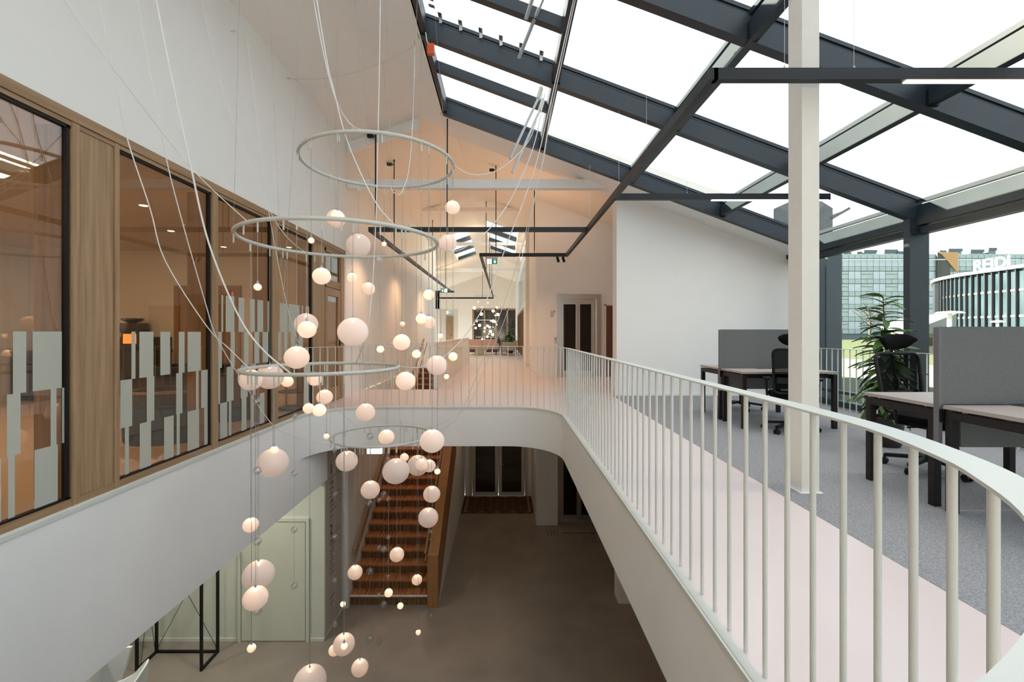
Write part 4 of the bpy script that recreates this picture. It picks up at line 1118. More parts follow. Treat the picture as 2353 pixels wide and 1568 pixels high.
# vent actuator bars
for lb, a, b, w_ in (('short grey actuator bar at the top of the glass roof', (1208, 45, 4.9), (1232, -30, 4.75), 0.03), ('long grey actuator bar above the dark rafter', (1192, 134, 5.4), (1258, -30, 5.0), 0.03),
                 ('grey actuator bar hanging left of the purlin', (1172, 365, 5.6), (1236, 228, 5.8), 0.024), ('grey actuator bar hanging closest to the purlin', (1177, 397, 5.5), (1240, 255, 5.7), 0.022)):
    r = empty('vent_actuator', at(*a), lb, 'actuator', 'roof vent actuators')
    MB().beam(at(*a), at(*b), w_, w_).build('bar', M('pale_aluminium', (0.52, 0.55, 0.56), 0.4, metal=0.4, var=0.05), r)
    if b[1] > 0:
        p, q = at(*b), at(b[0] + 8, b[1] - 26, b[2] + 0.1)
        MB().beam(p, q, w_ * 1.5, w_ * 2.0).build('motor', M('cream_plastic', (0.66, 0.66, 0.56), 0.4, var=0.05), r)
ob = empty('orange_vent_switch', at(990, 113, 6.0), 'small orange box hanging under the roof edge', 'switch')
p = at(990, 113, 6.0)
MB().box((p.x - 0.045, p.y - 0.03, p.z - 0.07), (p.x + 0.045, p.y + 0.03, p.z + 0.06)).build('case', orangem, ob)
MB().tube([(p.x - 0.02, p.y, p.z + 0.06), (p.x - 0.05, p.y, p.z + 0.1), (p.x - 0.07, p.y, p.z + 0.22)], 0.006, 6).build('lead', white, ob)

# ------------------------------------------------------------------ linear light rails
ZR = H + 1.88
def rail_part(r, p, q, wd=0.06, ht=0.085):
    MB().beam((p[0], p[1], ZR + ht / 2), (q[0], q[1], ZR + ht / 2), wd, ht).build('rail', M('rail_black', (0.016, 0.020, 0.022), 0.5, var=0.15) if 'rail_black' not in bpy.data.materials else bpy.data.materials['rail_black'], r)
def led_part(r, p, q):
    MB().beam((p[0], p[1], ZR - 0.002), (q[0], q[1], ZR - 0.002), 0.04, 0.012).build('diffuser', led, r)
lr = empty('light_rail', (1.56, 7.0, ZR), 'black square-cut light rail frame hung under the glass roof', 'pendant light')
rail_part(lr, (1.56, 3.39), (1.56, 11.37))
for y, x0, x1 in ((3.42, 1.56, 5.0), (6.49, 1.56, 4.62), (8.55, -2.53, 1.56), (11.34, -0.61, 1.56)):
    rail_part(lr, (x0, y), (x1, y))
rail_part(lr, (-2.5, 8.55), (-2.5, 21.4))
rail_part(lr, (-0.58, 11.34), (-0.58, 25.0))
led_part(lr, (3.0, 3.42), (4.98, 3.42))
led_part(lr, (2.95, 6.49), (4.6, 6.49))
for x, yy, r_ in ((-2.5, 8.9, .014), (-2.5, 10.4, .012), (-1.06, 8.55, .012), (-0.2, 11.34, .011), (0.756, 11.34, .011), (-0.58, 14.9, .011), (-0.58, 18.5, .011), (-0.58, 21.7, .011), (-2.5, 16.0, .011), (-2.5, 19.5, .011)):
    zt = min(cor_l(x) if x < -1.07 else cor_r(x), 9) if yy > YA else (roof_l(x) if x < XC else roof_r(x) + 0.05)
    MB().tube([(x, yy, ZR + 0.05), (x, yy, zt - 0.06), (x, yy, zt)], [r_, r_, 0.02], 8).build('rod', black, lr)
for x, yy in ((2.1, 3.42), (2.62, 3.42), (4.2, 3.42), (1.56, 5.0), (1.56, 6.2), (2.6, 6.49), (4.35, 6.49), (1.56, 8.3)):
    MB().tube([(x, yy, ZR + 0.08), (x, yy, roof_r(x) + 0.02)], 0.0016, 4).build('hanging_wire', cordm, lr)
    MB().lathe([(0.006, 0), (0.006, 0.03)], 8, (x, yy, ZR + 0.085)).build('wire_grip', stainless, lr)
for x in (1.32, 1.46):
    MB().beam((x, 11.34, ZR - 0.01), (x + 0.03, 11.3, ZR - 0.14), 0.045, 0.045).build('spotlight', black, lr)
for x, yy in ((-2.5, 8.9), (-2.5, 10.4), (-0.2, 11.34)):
    zt = cor_l(x) - 0.1 if x < -1.07 else cor_r(x) - 0.1
    MB().box((x - 0.16, yy - 0.03, zt - 0.03), (x - 0.04, yy + 0.03, zt + 0.03)).tube([(x - 0.05, yy, zt), (x, yy, zt)], 0.008, 6).build('ceiling_bracket', black, lr)
lr2 = empty('light_rail.001', (-2.0, 25, ZR), 'black light rail crossing the far end of the corridor', 'pendant light')
rail_part(lr2, (-5.0, 25.6), (-0.58, 25.6))
rail_part(lr2, (-5.0, 21.6), (-2.35, 21.6))
for x in (-4.6, -1.2):
    MB().tube([(x, 25.6, ZR + 0.05), (x, 25.6, cor_l(x))], 0.011, 8).build('rod', black, lr2)
def strip_lamp(name, x0, x1, y0, y1, power, up=False, color=WARM):
    z = ZR + 0.092 if up else ZR - 0.010
    return area(name, ((x0 + x1) / 2, (y0 + y1) / 2, z), UP if up else DOWN, max(0.045, x1 - x0), max(0.045, y1 - y0), power, color)
strip_lamp('rail_lamp', -2.5, -2.5, 9.2, 21.0, 12, True)
strip_lamp('rail_lamp', -0.58, -0.58, 11.9, 24.6, 13, True)
strip_lamp('rail_lamp', -4.8, -0.8, 25.6, 25.6, 26, True, (1.0, 0.72, 0.46))
strip_lamp('rail_lamp', -0.3, 1.4, 11.34, 11.34, 9, True)
def spot(loc, power, color=WARM):
    d = bpy.data.lights.new('rail_spot', 'SPOT')
    d.energy, d.color, d.spot_size, d.spot_blend, d.shadow_soft_size = power, color, radians(140), 1.0, 0.06
    o = bpy.data.objects.new('rail_spot', d)
    C.objects.link(o)
    o.location = loc
for x, yy, pwr in ((-2.45, 9.6, 46), (-0.58, 12.2, 42), (-0.58, 16.0, 50), (-2.45, 13.0, 50), (-2.45, 17.0, 55), (-0.58, 20.5, 52), (0.9, 11.3, 36), (-1.6, 25.4, 70), (-3.8, 25.4, 22)):
    spot((x, yy, ZR - 0.03), pwr)
strip_lamp('rail_lamp', 3.0, 4.95, 3.42, 3.42, 12, False, (1.0, 0.86, 0.70))
strip_lamp('rail_lamp', 2.95, 4.6, 6.49, 6.49, 10, False, (1.0, 0.86, 0.70))
def spot_disk(name, loc, power, color, dia=0.16):
    o = area(name, loc, DOWN, dia, dia, power, color)
    o.data.shape = 'DISK'
    return o
for x, yy in ((-4.2, 4.6), (-5.4, 6.6), (-6.2, 4.6), (-4.2, 6.9)):  # added fill lights, unseen under the slab, to brighten the green wall side
    spot_disk('lower_fill_light', (x, yy, ZS - 0.02), 10.0, (1.0, 0.95, 0.84))
for x, yy in ((2.0, 3.0), (2.0, 6.0), (-0.3, 9.5), (-0.3, 12.8)):  # warm fill lights, likewise added out of view to lift the hall floor
    spot_disk('lower_fill_light', (x, yy, ZS - 0.02), 3.2, (1.0, 0.70, 0.45))

# ------------------------------------------------------------------ desks and dividers
def desk(label, x0, x1, y0, y1, cut_front):
    r = empty('desk', ((x0 + x1) / 2, (y0 + y1) / 2, 0), label, 'desk', 'office desks')
    MB().rbox((x0 - 0.01, y0, 0.715), (x1 + 0.01, y1, 0.74), 0.008).build('desktop', desktop, r)
    t = 0.05
    for x in (x0, x1 - t):
        for yy in (y0 + 0.01, y1 - t - 0.01):
            MB().box((x, yy, 0), (x + t, yy + t, 0.70)).build('leg', deskframe, r)
        MB().box((x, y0 + 0.06, 0.645), (x + t, y1 - 0.06, 0.70)).build('side_rail', deskframe, r)
    for yy in (y0 + 0.06, y1 - 0.10):
        MB().box((x0 + t, yy, 0.655), (x1 - t, yy + 0.04, 0.695)).build('beam', deskframe, r)
    for x in (x0 + 0.03, x1 - 0.05):
        for yy in (y0 + 0.1, y1 - 0.12):
            MB().box((x, yy, 0.695), (x + 0.02, yy + 0.02, 0.716)).build('spacer', stainless, r)
    yb = y1 - 0.02 if cut_front else y0
    MB().box((x0 + 0.1, yb - 0.0, 0.45), (x1 - 0.1, yb + 0.02, 0.70)).build('modesty_panel', greyfab, r)
    MB().box(((x0 + x1) / 2 - 0.15, (y1 - 0.09) if cut_front else y0 + 0.02, 0.739), ((x0 + x1) / 2 + 0.15, (y1 - 0.01) if cut_front else y0 + 0.1, 0.742)).build('cable_flap', M('flap_grey', (0.06, 0.06, 0.06), 0.5, var=0.1) if 'flap_grey' not in bpy.data.materials else bpy.data.materials['flap_grey'], r)
    return r
def divider(label, x0, x1, yc):
    r = empty('desk_divider', ((x0 + x1) / 2, yc, 0.4), label, 'divider', 'grey felt desk dividers')
    MB().rbox((x0, yc - 0.016, 0.745), (x1, yc + 0.016, 1.29), 0.012, axis=1).build('felt_panel', greyfab, r)
    MB().box((x0 - 0.006, yc - 0.02, 0.42), (x0 + 0.02, yc + 0.02, 1.285)).build('edge_profile', M('profile_grey', (0.16, 0.16, 0.165), 0.5, var=0.1) if 'profile_grey' not in bpy.data.materials else bpy.data.materials['profile_grey'], r)
    MB().box((x0 - 0.004, yc - 0.03, 0.62), (x0 + 0.04, yc + 0.03, 0.71)).build('clamp', black, r)
    return r
desk('grey desk with an office chair before it behind the white column', 3.08, 4.30, 5.88, 6.46, True)
desk('grey desk nearest the white end wall', 3.08, 4.30, 6.52, 7.16, False)
divider('grey felt divider on the desks by the end wall', 3.06, 4.32, 6.49)
desk('grey desk running out of the picture by the balustrade', 3.08, 4.30, 2.58, 3.20, True)
desk('grey desk with the potted plant behind it', 3.08, 4.30, 3.26, 3.90, False)
divider('grey felt divider on the desks beside the plant', 3.06, 4.32, 3.23)

# ------------------------------------------------------------------ office chairs
meshm = glassmat('chair_mesh', (0.16, 0.16, 0.16), 1.05, 0.5, 0.3)
def make_chair(label):
    r = empty('office_chair', (0, 0, 0), label, 'chair', 'black swivel office chairs')
    bp = lambda mb, nm, mt, sm=True: mb.build(nm, mt, r, smooth=sm, loc=(0, 0, 0))
    for k in range(5):
        a = 2 * pi * k / 5 + 0.3
        e = Vector((0.31 * cos(a), 0.31 * sin(a), 0.085))
        MB().beam((0.03 * cos(a), 0.03 * sin(a), 0.115), e, 0.045, 0.03).build('base_arm', black, r, loc=(0, 0, 0))
        c = MB()
        t = Vector((-sin(a), cos(a), 0))
        for s in (-1, 1):
            p = e + t * 0.02 * s
            c.tube([Vector((p.x, p.y, 0.03)) - t * 0.008, Vector((p.x, p.y, 0.03)) + t * 0.008], 0.03, 14)
        c.tube([(e.x, e.y, 0.03), (e.x, e.y, 0.09)], 0.009, 8)
        c.build('caster', black, r, loc=(0, 0, 0))
    bp(MB().lathe([(0.035, 0.08), (0.035, 0.13), (0.026, 0.14), (0.026, 0.28), (0.016, 0.29), (0.016, 0.40)], 16), 'gas_lift', black)
    bp(MB().box((-0.10, -0.12, 0.385), (0.10, 0.12, 0.43)), 'mechanism', black, False)
    bp(MB().tube([(0.1, 0.02, 0.40), (0.24, 0.02, 0.40)], 0.007, 6), 'lever', black)
    # seat: rounded cushion
    n = 24
    vs, fs = [], []
    prof = [(0.90, 0.43), (0.99, 0.445), (1.0, 0.475), (0.95, 0.50), (0.75, 0.505), (0.05, 0.495)]
    for rr, z in prof:
        for k in range(n):
            a = 2 * pi * k / n
            cx_, sy_ = cos(a), sin(a)
            ex = abs(cx_) ** 0.55 * (1 if cx_ > 0 else -1)
            ey = abs(sy_) ** 0.55 * (1 if sy_ > 0 else -1)
            vs.append((0.25 * rr * ex, 0.24 * rr * ey + 0.02, z - (0.02 if sy_ > 0.7 else 0)))
    for j in range(len(prof) - 1):
        for k in range(n):
            l = (k + 1) % n
            fs.append((j * n + k, j * n + l, (j + 1) * n + l, (j + 1) * n + k))
    fs += [tuple(range(n - 1, -1, -1)), tuple(len(prof) * n - n + k for k in range(n))]
    bp(MB().add(vs, fs), 'seat', blackfab)
    # backrest loop, curved about the vertical and leaning back
    def bk(x, z): return Vector((x, -0.235 - 0.16 * (z - 0.52) + 0.35 * x * x, z))
    loop = []
    W0, W1, z0, z1, rr = 0.215, 0.235, 0.50, 1.045, 0.06
    corners = [(W1 - rr, z1 - rr, 0), (-W1 + rr, z1 - rr, pi / 2), (-W0 + rr, z0 + rr, pi), (W0 - rr, z0 + rr, 1.5 * pi)]
    for cx_, cz, t0 in corners:
        for k in range(5):
            a = t0 + pi / 2 * k / 4
            loop.append(bk(cx_ + rr * cos(a), cz + rr * sin(a)))
        if t0 in (0, pi):
            for f in (0.25, 0.5, 0.75):
                pass
    bp(MB().tube(loop, 0.016, 8, True), 'back_frame', black)
    vs, fs = [], []
    for i in range(9):
        for j in range(7):
            z = z0 + 0.01 + (z1 - z0 - 0.02) * i / 8
            x = (-1 + 2 * j / 6) * (W0 + (W1 - W0) * i / 8 - 0.006)
            vs.append(bk(x, z))
    for i in range(8):
        for j in range(6):
            a = i * 7 + j
            fs.append((a, a + 1, a + 8, a + 7))
    bp(MB().add(vs, fs), 'back_mesh', meshm)
    bp(MB().beam(bk(-0.19, 0.66) + Vector((0, -0.02, 0)), bk(0.19, 0.66) + Vector((0, -0.02, 0)), 0.02, 0.07), 'lumbar_bar', black, False)
    bp(MB().tube([(0, -0.10, 0.41), (0, -0.24, 0.43), bk(0, 0.60) + Vector((0, -0.04, 0)), bk(0, 0.80) + Vector((0, -0.03, 0))], 0.022, 8), 'spine', black)
    bp(MB().tube([bk(0, 0.78) + Vector((0, -0.03, 0)), bk(0, 1.04) + Vector((0, -0.03, 0)), Vector((0, -0.335, 1.14))], 0.012, 8), 'headrest_stem', black)
    vs, fs = [], []
    for i in range(11):
        x = -0.175 + 0.35 * i / 10
        e = 0.062 * (1 - abs(x / 0.18) ** 4) + 0.014
        for k in range(10):
            a = 2 * pi * k / 10
            vs.append((x, -0.325 + 1.5 * x * x + 0.030 * cos(a), 1.155 + e * sin(a) + 0.7 * x * x))
    for i in range(10):
        for k in range(10):
            l = (k + 1) % 10
            fs.append((i * 10 + k, i * 10 + l, i * 10 + 10 + l, i * 10 + 10 + k))
    fs += [tuple(range(9, -1, -1)), tuple(100 + k for k in range(10))]
    bp(MB().add(vs, fs), 'headrest', blackfab)
    for s in (-1, 1):
        bp(MB().tube([(s * 0.12, -0.04, 0.41), (s * 0.27, -0.05, 0.43), (s * 0.28, -0.06, 0.60), (s * 0.275, -0.05, 0.655)], 0.016, 8), 'arm_post', black)
        bp(MB().rbox((s * 0.275 - 0.045, -0.14, 0.655), (s * 0.275 + 0.045, 0.11, 0.68), 0.035), 'armrest', black, False)
    return r
ch = make_chair('black mesh office chair partly hidden by the white column')
ch.location = (3.61, 5.74, 0.002)
ch.rotation_euler = (0, 0, radians(-24))
for lb, loc, rz in (('black office chair tucked in by the end wall', (3.86, 7.44, 0.002), radians(170)), ('black mesh office chair in front of the potted plant', (3.83, 4.12, 0.002), radians(187))):
    c = copy_tree(ch)
    c['label'] = lb
    c.location = loc
    c.rotation_euler = (0, 0, rz)

# ------------------------------------------------------------------ plants
leaf_v, leaf_f = [], []
for i in range(7):
    t = i / 6
    wd = 0.5 * sin(pi * min(1, t * 0.97 + 0.03)) ** 0.8
    for s in (-1, 0, 1):
        leaf_v.append((t, s * wd * 0.26, -0.35 * t * t + (0.03 * abs(s))))
for i in range(6):
    for s in range(2):
        a = i * 3 + s
        leaf_f.append((a, a + 3, a + 4, a + 1))
leaf_me = MB().add(leaf_v, leaf_f).mesh('leaf', leafm, True)
def plant(name, loc, label, hgt, n, ll, pot_r, pot_h, spread):
    r = empty(name, loc, label, 'plant', None)
    MB().lathe([(pot_r * 0.82, 0), (pot_r * 0.92, pot_h * 0.15), (pot_r, pot_h * 0.7), (pot_r * 0.96, pot_h), (pot_r * 0.88, pot_h), (pot_r * 0.86, pot_h * 0.9)], 28).build('pot', M(name + '_pot', (0.022, 0.020, 0.019), 0.5, var=0.2), r, smooth=True, loc=(0, 0, 0))
    MB().lathe([(pot_r * 0.86, pot_h * 0.86), (0.01, pot_h * 0.88)], 20).build('soil', soilm, r, loc=(0, 0, 0))
    stems = []
    for k in range(3):
        a = 2.1 * k + 0.5
        top = hgt * (1.0, 0.80, 0.70)[k] - 0.06
        x, yy = 0.035 * cos(a), 0.035 * sin(a)
        pts = [(x, yy, pot_h * 0.8), (x * 1.3, yy * 1.3, top * 0.5), (x * 0.6 - 0.03 * (k == 0), yy * 0.6, top)]
        MB().tube(pts, [0.012, 0.010, 0.005], 7).build('stem', barkm, r, smooth=True, loc=(0, 0, 0))
        stems.append((pts, top))
    rnd = random.Random(len(name))
    for i in range(n):
        pts, top = stems[i % 3] if i % 4 else stems[0]
        t = (i + 0.5) / n
        z = pot_h + 0.12 + (top - pot_h - 0.12) * t
        f = (z - pot_h) / (top - pot_h)
        a = i * 2.39996 + rnd.uniform(-.3, .3)
        p = Vector(pts[0]).lerp(Vector(pts[2]), f)
        L = ll * rnd.uniform(0.75, 1.15) * (1.0 - 0.25 * f) * spread
        o = inst(leaf_me, 'leaf', (p.x, p.y, z), r, rot=(rnd.uniform(-.4, .4), -0.85 * f ** 2 + rnd.uniform(-0.1, 0.65), a), scale=(L, L * 1.15, L * 1.3))
    return r
plant('potted_ficus', (4.21, 5.05, 0.002), 'tall potted plant with long drooping leaves by the glass facade', 1.70, 150, 0.32, 0.165, 0.32, 1.0)
plant('potted_ficus_far', (0.35, 27.3, 0), 'bushy potted plant at the far end of the corridor', 1.75, 80, 0.42, 0.22, 0.40, 1.1)

# ------------------------------------------------------------------ far seating group
pinkf = M('pink_upholstery', (0.62, 0.45, 0.38), 0.9, var=0.08, scale=(60, 60, 60))
so = empty('pink_sofa', (-1.2, 25.7, 0), 'pale pink two-seat sofa at the corridor end', 'sofa')
MB().box((-2.15, 25.4, 0.14), (-0.35, 26.2, 0.30)).build('frame', darkdoor, so)
for x0, x1 in ((-2.1, -1.26), (-1.24, -0.4)):
    MB().rbox((x0, 25.35, 0.30), (x1, 26.0, 0.48), 0.05, axis=1).build('seat_cushion', pinkf, so)
    MB().rbox((x0, 25.95, 0.44), (x1, 26.18, 0.85), 0.06, axis=1).build('back_cushion', pinkf, so)
MB().rbox((-0.42, 25.4, 0.3), (-0.28, 26.2, 0.62), 0.04, axis=1).build('armrest', pinkf, so)
for x in (-2.05, -0.45):
    for yy in (25.45, 26.1):
        MB().box((x - 0.02, yy - 0.02, 0), (x + 0.02, yy + 0.02, 0.14)).build('leg', black, so)
ac = empty('lounge_armchair', (0.28, 25.2, 0), 'beige armchair on black legs beside the far plant', 'armchair')
MB().rbox((-0.12, 24.8, 0.26), (0.72, 25.6, 0.42), 0.04, axis=1).build('seat', pinkf, ac)
MB().rbox((-0.12, 24.78, 0.26), (0.66, 24.9, 0.72), 0.03, axis=1).build('backrest', M('beige_linen', (0.50, 0.42, 0.33), 0.9, var=0.1, scale=(80, 80, 80)), ac)
MB().rbox((0.60, 24.8, 0.3), (0.72, 25.6, 0.80), 0.03, axis=1).build('armrest', pinkf, ac)
for x in (-0.1, 0.68):
    for yy in (24.82, 25.55):
        MB().box((x - 0.012, yy - 0.012, 0), (x + 0.012, yy + 0.012, 0.26)).build('leg', black, ac)
MB().box((-0.1, 24.81, 0.01), (0.68, 24.83, 0.03)).build('floor_bar', black, ac)
dt = empty('drum_table', (-1.28, 24.8, 0), 'pale green drum side table in front of the pink sofa', 'table')
MB().lathe([(0.29, 0), (0.30, 0.01), (0.30, 0.37), (0.28, 0.38)], 28, (-1.28, 24.8, 0)).build('drum', M('pale_olive', (0.50, 0.46, 0.28), 0.6, var=0.1, scale=(40, 40, 1)), dt, smooth=True)
MB().lathe([(0.31, 0.38), (0.31, 0.40)], 28, (-1.28, 24.8, 0)).build('top', M('pale_top', (0.55, 0.50, 0.36), 0.5, var=0.05), dt)
fch = empty('far_globe_chandelier', (-1.3, 31.6, 3.6), 'distant cluster of glowing globes before the far dark window', 'chandelier')
for z, rr in ((2.1, 0.72), (0.92, 0.62), (3.75, 0.75)):
    MB().tube([(-1.3 + rr * cos(2 * pi * i / 40), 31.6 + rr * sin(2 * pi * i / 40), z) for i in range(40)], 0.02, 6, True).build('ring', ringm, fch, smooth=True)
gb2 = MB().sphere((0, 0, 0), 1.0, 14, 9).mesh('lit_globe', emit('far_globe_glow', (1.0, 0.78, 0.58), 0.62), True)
for u, v, d in ((1090, 708, 8), (1142, 707, 6), (1133, 715, 7.5), (1106, 722, 8), (1144, 723, 7.5), (1138, 725, 4), (1096, 739, 4), (1133, 738, 8), (1138, 740, 5), (1102, 748, 7.5), (1120, 749, 6), (1125, 752, 6), (1093, 754, 6), (1114, 754, 5.5),
                (1113, 762, 4.5), (1127, 762, 7.5), (1132, 769, 7.5), (1120, 774, 6), (1108, 780, 5.5), (1113, 782, 5.5), (1099, 694, 3), (1121, 696, 4), (1127, 738, 3), (1141, 746, 4), (1123, 768, 3), (1107, 706, 3), (1090, 746, 3), (1133, 752, 3), (1126, 812, 3.5), (1134, 811, 3.5)):
    yy = 31.6 + ((u * 7 + v * 3) % 11 - 5) * 0.12
    p = at(u, v, yy)
    rad = d * yy / F / 2
    gg = inst(gb2, 'lit_globe', p - fch.location, fch, scale=(rad,) * 3)
    cb = inst(cable_me, 'cable', (0, 0, 1), gg)
    cb.scale = (1.5 / rad, 1.5 / rad, max(0.1, 3.75 - p.z) / rad)
# ------------------------------------------------------------------ outside
struct('ground_outside', MB().box((5.9, -60, -0.35), (200, 240, -0.30)), grassm)
struct('path_outside', MB().box((12, -60, -0.30), (20, 240, -0.28)), pavem)
struct('kerb_outside', MB().box((5.78, -6, -0.4), (6.35, 20, -0.06)), pavem)
rnd = random.Random(3)
dg = MB()
for k in range(2600):
    x, yy = rnd.uniform(6.4, 8.2), rnd.uniform(0.5, 8.8)
    h_ = rnd.uniform(0.08, 0.28)
    a = rnd.uniform(0, 6.28)
    dx, dy = cos(a) * 0.012, sin(a) * 0.012
    lx, ly = rnd.uniform(-.14, .14), rnd.uniform(-.14, .14)
    dg.add([(x - dx, yy - dy, -0.3), (x + dx, yy + dy, -0.3), (x + lx, yy + ly, -0.3 + h_)], [(0, 1, 2)])
tag(dg.build('dry_grass', strawm), 'dry straw-coloured grass outside the glass facade', 'grass', kind='stuff')
# exterior fin wall beyond the facade
fn = M('dark_cladding', (0.055, 0.075, 0.085), 0.45, var=0.15, scale=(1, 1, 1))
fw = empty('neighbouring_wing', (6.2, 9.2, -0.3), 'dark clad wing projecting outside the glass facade', 'building')
MB().box((5.76, 8.95, -0.3), (6.62, 14.0, 3.2)).build('wall', fn, fw)
MB().box((5.95, 8.94, -0.3), (6.02, 8.955, 2.55)).box((6.3, 8.94, -0.3), (6.34, 8.955, 2.55)).build('cladding_rib', fn, fw)
rk = M('roof_felt', (0.20, 0.21, 0.21), 0.9, var=0.2)
MB().prism([(5.9, 3.2), (6.62, 3.2), (6.62, 3.75), (6.3, 3.95), (5.9, 3.95)], 9.2, 10.0, axis=1).build('roof_hood', rk, fw)
MB().beam((6.6, 9.3, 3.55), (6.95, 9.3, 3.75), 0.25, 0.05).build('hood_cap', rk, fw)

# far glass office block
GZ = -0.3
ba = empty('glass_office_block', (90, 100, GZ), 'pale green glass office block across the lawn', 'building')
grid = M('grid_dark', (0.15, 0.20, 0.21), 0.5, var=0.1)
MB().box((56, 100.3, GZ), (118, 116, 18.4)).build('body', grid, ba)
spd = M('green_spandrel', (0.36, 0.46, 0.46), 0.5, col2=(0.46, 0.55, 0.54), scale=(3, 3, 0.3))
wnd = M('pale_window', (0.50, 0.57, 0.63), 0.4, col2=(0.64, 0.68, 0.72), scale=(0.4, 0.4, 0.3), spec=0.8)
wnd2 = M('pale_window_blind', (0.52, 0.58, 0.60), 0.4, col2=(0.42, 0.49, 0.50), scale=(0.6, 0.6, 0.5))
pw, fh = 1.35, 2.75
sp_me = MB().box((0.05, 0, 0.05), (pw - 0.05, 0.25, 0.98)).mesh('spandrel', spd)
wn_me = MB().box((0.05, 0.05, 0.05), (pw - 0.05, 0.25, 1.68)).mesh('window', wnd)
wl_me = MB().box((0.08, 0.05, 0.08), (2 * pw - 0.08, 0.25, 1.02)).mesh('window', wnd2)
ws_me = MB().box((0.08, 0.05, 1.12), (2 * pw - 0.08, 0.25, 1.66)).mesh('window', wnd2)
x00 = 66.0
for fl in range(7):
    z = 18.4 - 1.0 - fl * fh
    i = 0
    while i < 39:
        x = x00 + i * pw
        inst(sp_me, 'spandrel', (x - 90, 0, z - GZ), ba)
        if fl < 6:
            if i % 4 == 1 and fl > 0:
                inst(wl_me, 'window', (x - 90, 0, z - 1.75 - GZ), ba)
                inst(ws_me, 'window', (x - 90, 0, z - 1.75 - GZ), ba)
                inst(sp_me, 'spandrel', (x + pw - 90, 0, z - GZ), ba)
                i += 2
                continue
            inst(wn_me, 'window', (x - 90, 0, z - 1.75 - GZ), ba)
        i += 1
sl_ = M('slate_panel', (0.09, 0.09, 0.08), 0.6, var=0.1)
MB().box((94.5, 99.6, GZ), (97.3, 100.0, 18.7)).build('side_panel', sl_, ba)
MB().prism([(94.9, 18.7), (98.8, 18.7), (98.8, 14.2)], 99.4, 99.6, axis=1).build('orange_panel', M('orange_panel', (0.65, 0.36, 0.14), 0.6, var=0.1), ba)
MB().box((60, 99.5, 17.0), (112, 99.6, 17.2)).build('white_rail', white, ba)
unit = M('roof_unit', (0.19, 0.21, 0.22), 0.5, var=0.1)
unit2 = M('roof_unit_top', (0.085, 0.11, 0.13), 0.5, var=0.1)
for u0, u1, v in ((1938, 1954, 580), (1969, 1979, 579), (1985, 2013, 575), (2032, 2061, 574), (2061, 2084, 578), (2158, 2172, 576), (2179, 2209, 572), (2230, 2259, 574), (2271, 2288, 570)):
    a, b = at(u0, v, 104), at(u1, v, 104)
    MB().box((a.x, 104, 18.4), (b.x, 107, a.z)).build('roof_unit', unit, ba)
    MB().box((a.x - 0.1, 103.8, a.z - 0.6), (b.x + 0.1, 107, a.z)).build('unit_cap', unit2, ba)
# curved glass hall with the roof sign
bb = empty('curved_glass_hall', (62, 56, GZ), 'curved glass hall with white letters on its roof', 'building')
path = catmull([(70, 74), (63.5, 67), (60.6, 61), (59.5, 55), (59.2, 49), (59.6, 40)], 5)
gw = M('curved_glass', (0.016, 0.034, 0.046), 0.3, col2=(0.038, 0.062, 0.078), scale=(0.25, 0.25, 0.35), spec=0.9)
MB().sweep(path, [(0, GZ), (0, 8.6), (-0.3, 8.6), (-0.3, GZ)]).build('glass_wall', gw, bb, smooth=True)
MB().sweep(path, [(0.55, 8.6), (0.55, 8.95), (-6, 8.95), (-6, 8.6)]).build('roof_edge', white, bb)
for z in (3.0, 6.0):
    MB().sweep(path, [(0.06, z), (0.06, z + 0.28), (-0.05, z + 0.28), (-0.05, z)]).build('floor_band', M('band_grey', (0.07, 0.078, 0.08), 0.5, var=0.1), bb)
fin_me = MB().box((-0.35, -0.05, 0), (0.02, 0.05, 8.6 - GZ)).mesh('fin', M('fin_metal', (0.026, 0.032, 0.040), 0.4, metal=0.3, var=0.1))
for p in resample(path, 0.95):
    inst(fin_me, 'fin', (p.x - 62, p.y - 56, 0), bb)
signw = M('white_sign_letters', (0.92, 0.92, 0.92), 0.5, var=0.01)
text('roof_letters', 'REIDI', 1.95, signw, bb, (59.75 - 62, 58.2 - 56, 9.0 - GZ), (pi / 2, 0, -pi / 2 - 0.06), 0.06, 0.015)
for k in range(6):
    MB().box((59.8, 58 - k * 1.2, 8.95), (59.9, 58.1 - k * 1.2, 9.1)).build('letter_post', steel, bb)
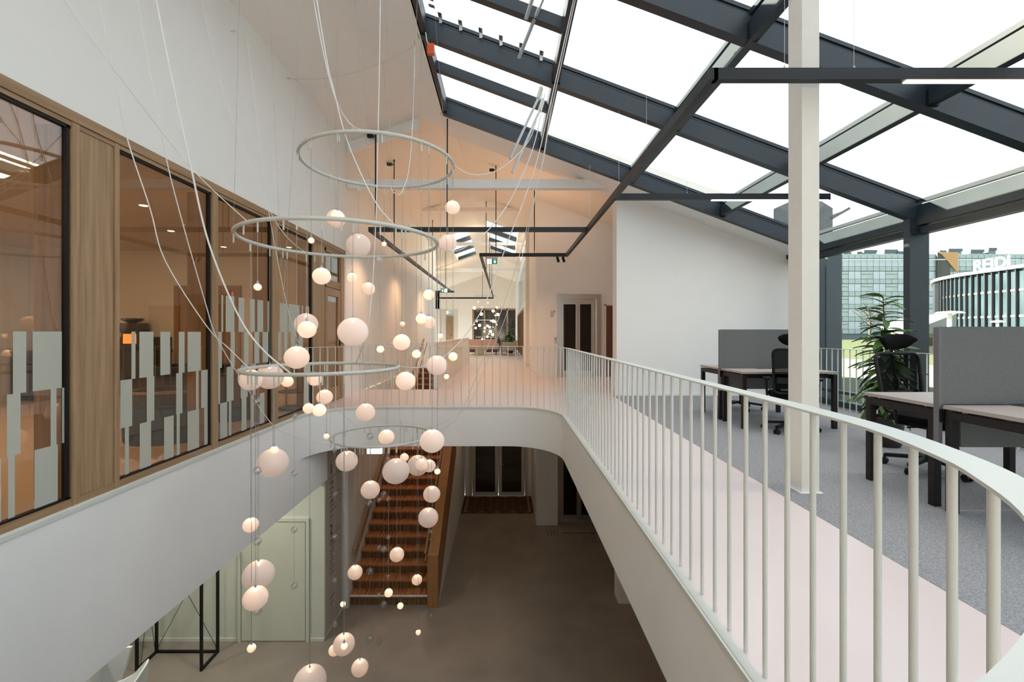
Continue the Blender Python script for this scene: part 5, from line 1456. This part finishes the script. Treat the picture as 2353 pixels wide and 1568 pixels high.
# low white-roofed shed, street lamps, bare tree
shd = empty('low_shed', (31, 32, GZ), 'low pale shed with a sloping white roof', 'building')
MB().box((29.4, 32, GZ), (31.0, 35, 1.15)).build('wall', M('cream_render', (0.30, 0.27, 0.20), 0.8, var=0.08), shd)
MB().prism([(29.2, 1.15), (31.3, 1.15), (31.3, 2.55), (29.2, 1.75)], 31.6, 35.4, axis=1).build('roof', M('grey_white_sheet', (0.22, 0.23, 0.23), 0.5, var=0.1), shd)
for k in range(2):
    MB().box((29.6 + k * 0.7, 31.96, 0.3), (30.0 + k * 0.7, 32.0, 0.9)).build('window', darkglass, shd)
for lb, (u, v, Y), w_ in (('white street lamp in front of the curved glass hall', (2182, 722, 24), 0.10), ('slender street lamp before the glass fins', (2293, 742, 30), 0.06)):
    p = at(u, v, Y)
    r = empty('street_lamp', (p.x, Y, GZ), lb, 'street lamp', 'street lamps outside')
    MB().tube([(p.x, Y, GZ), (p.x, Y, p.z)], w_, 10).build('pole', white, r, smooth=True)
    MB().lathe([(0.05, 0), (0.62 * w_ * 10, 0.03), (0.5 * w_ * 10, 0.12), (0.05, 0.16)], 20, (p.x, Y, p.z)).build('lamp_head', white, r, smooth=True)
tr = empty('bare_tree', (56, 70, GZ), 'bare leafless tree in front of the glass block', 'tree')
twg = M('bare_branch', (0.05, 0.045, 0.04), 0.9, var=0.2)
MB().tube([(56, 70, GZ), (56.1, 70, 2.5), (56, 70, 5.0)], [0.22, 0.16, 0.06], 8).build('trunk', twg, tr, smooth=True)
for k in range(26):
    a = k * 2.4
    z = 1.8 + 3.0 * k / 26
    L = rnd.uniform(1.2, 2.4) * (1.1 - 0.4 * k / 26)
    e = Vector((56 + L * cos(a), 70 + L * sin(a), z + L * 0.8))
    m_ = Vector((56 + L * .5 * cos(a), 70 + L * .5 * sin(a), z + L * 0.35))
    mb = MB().tube([(56, 70, z), m_, e], [0.06, 0.04, 0.015], 5)
    for j in range(4):
        mb.tube([m_.lerp(e, j / 4), m_.lerp(e, j / 4) + Vector((rnd.uniform(-.6, .6), rnd.uniform(-.6, .6), rnd.uniform(.2, .7)))], [0.02, 0.006], 4)
    mb.build('branch', twg, tr)
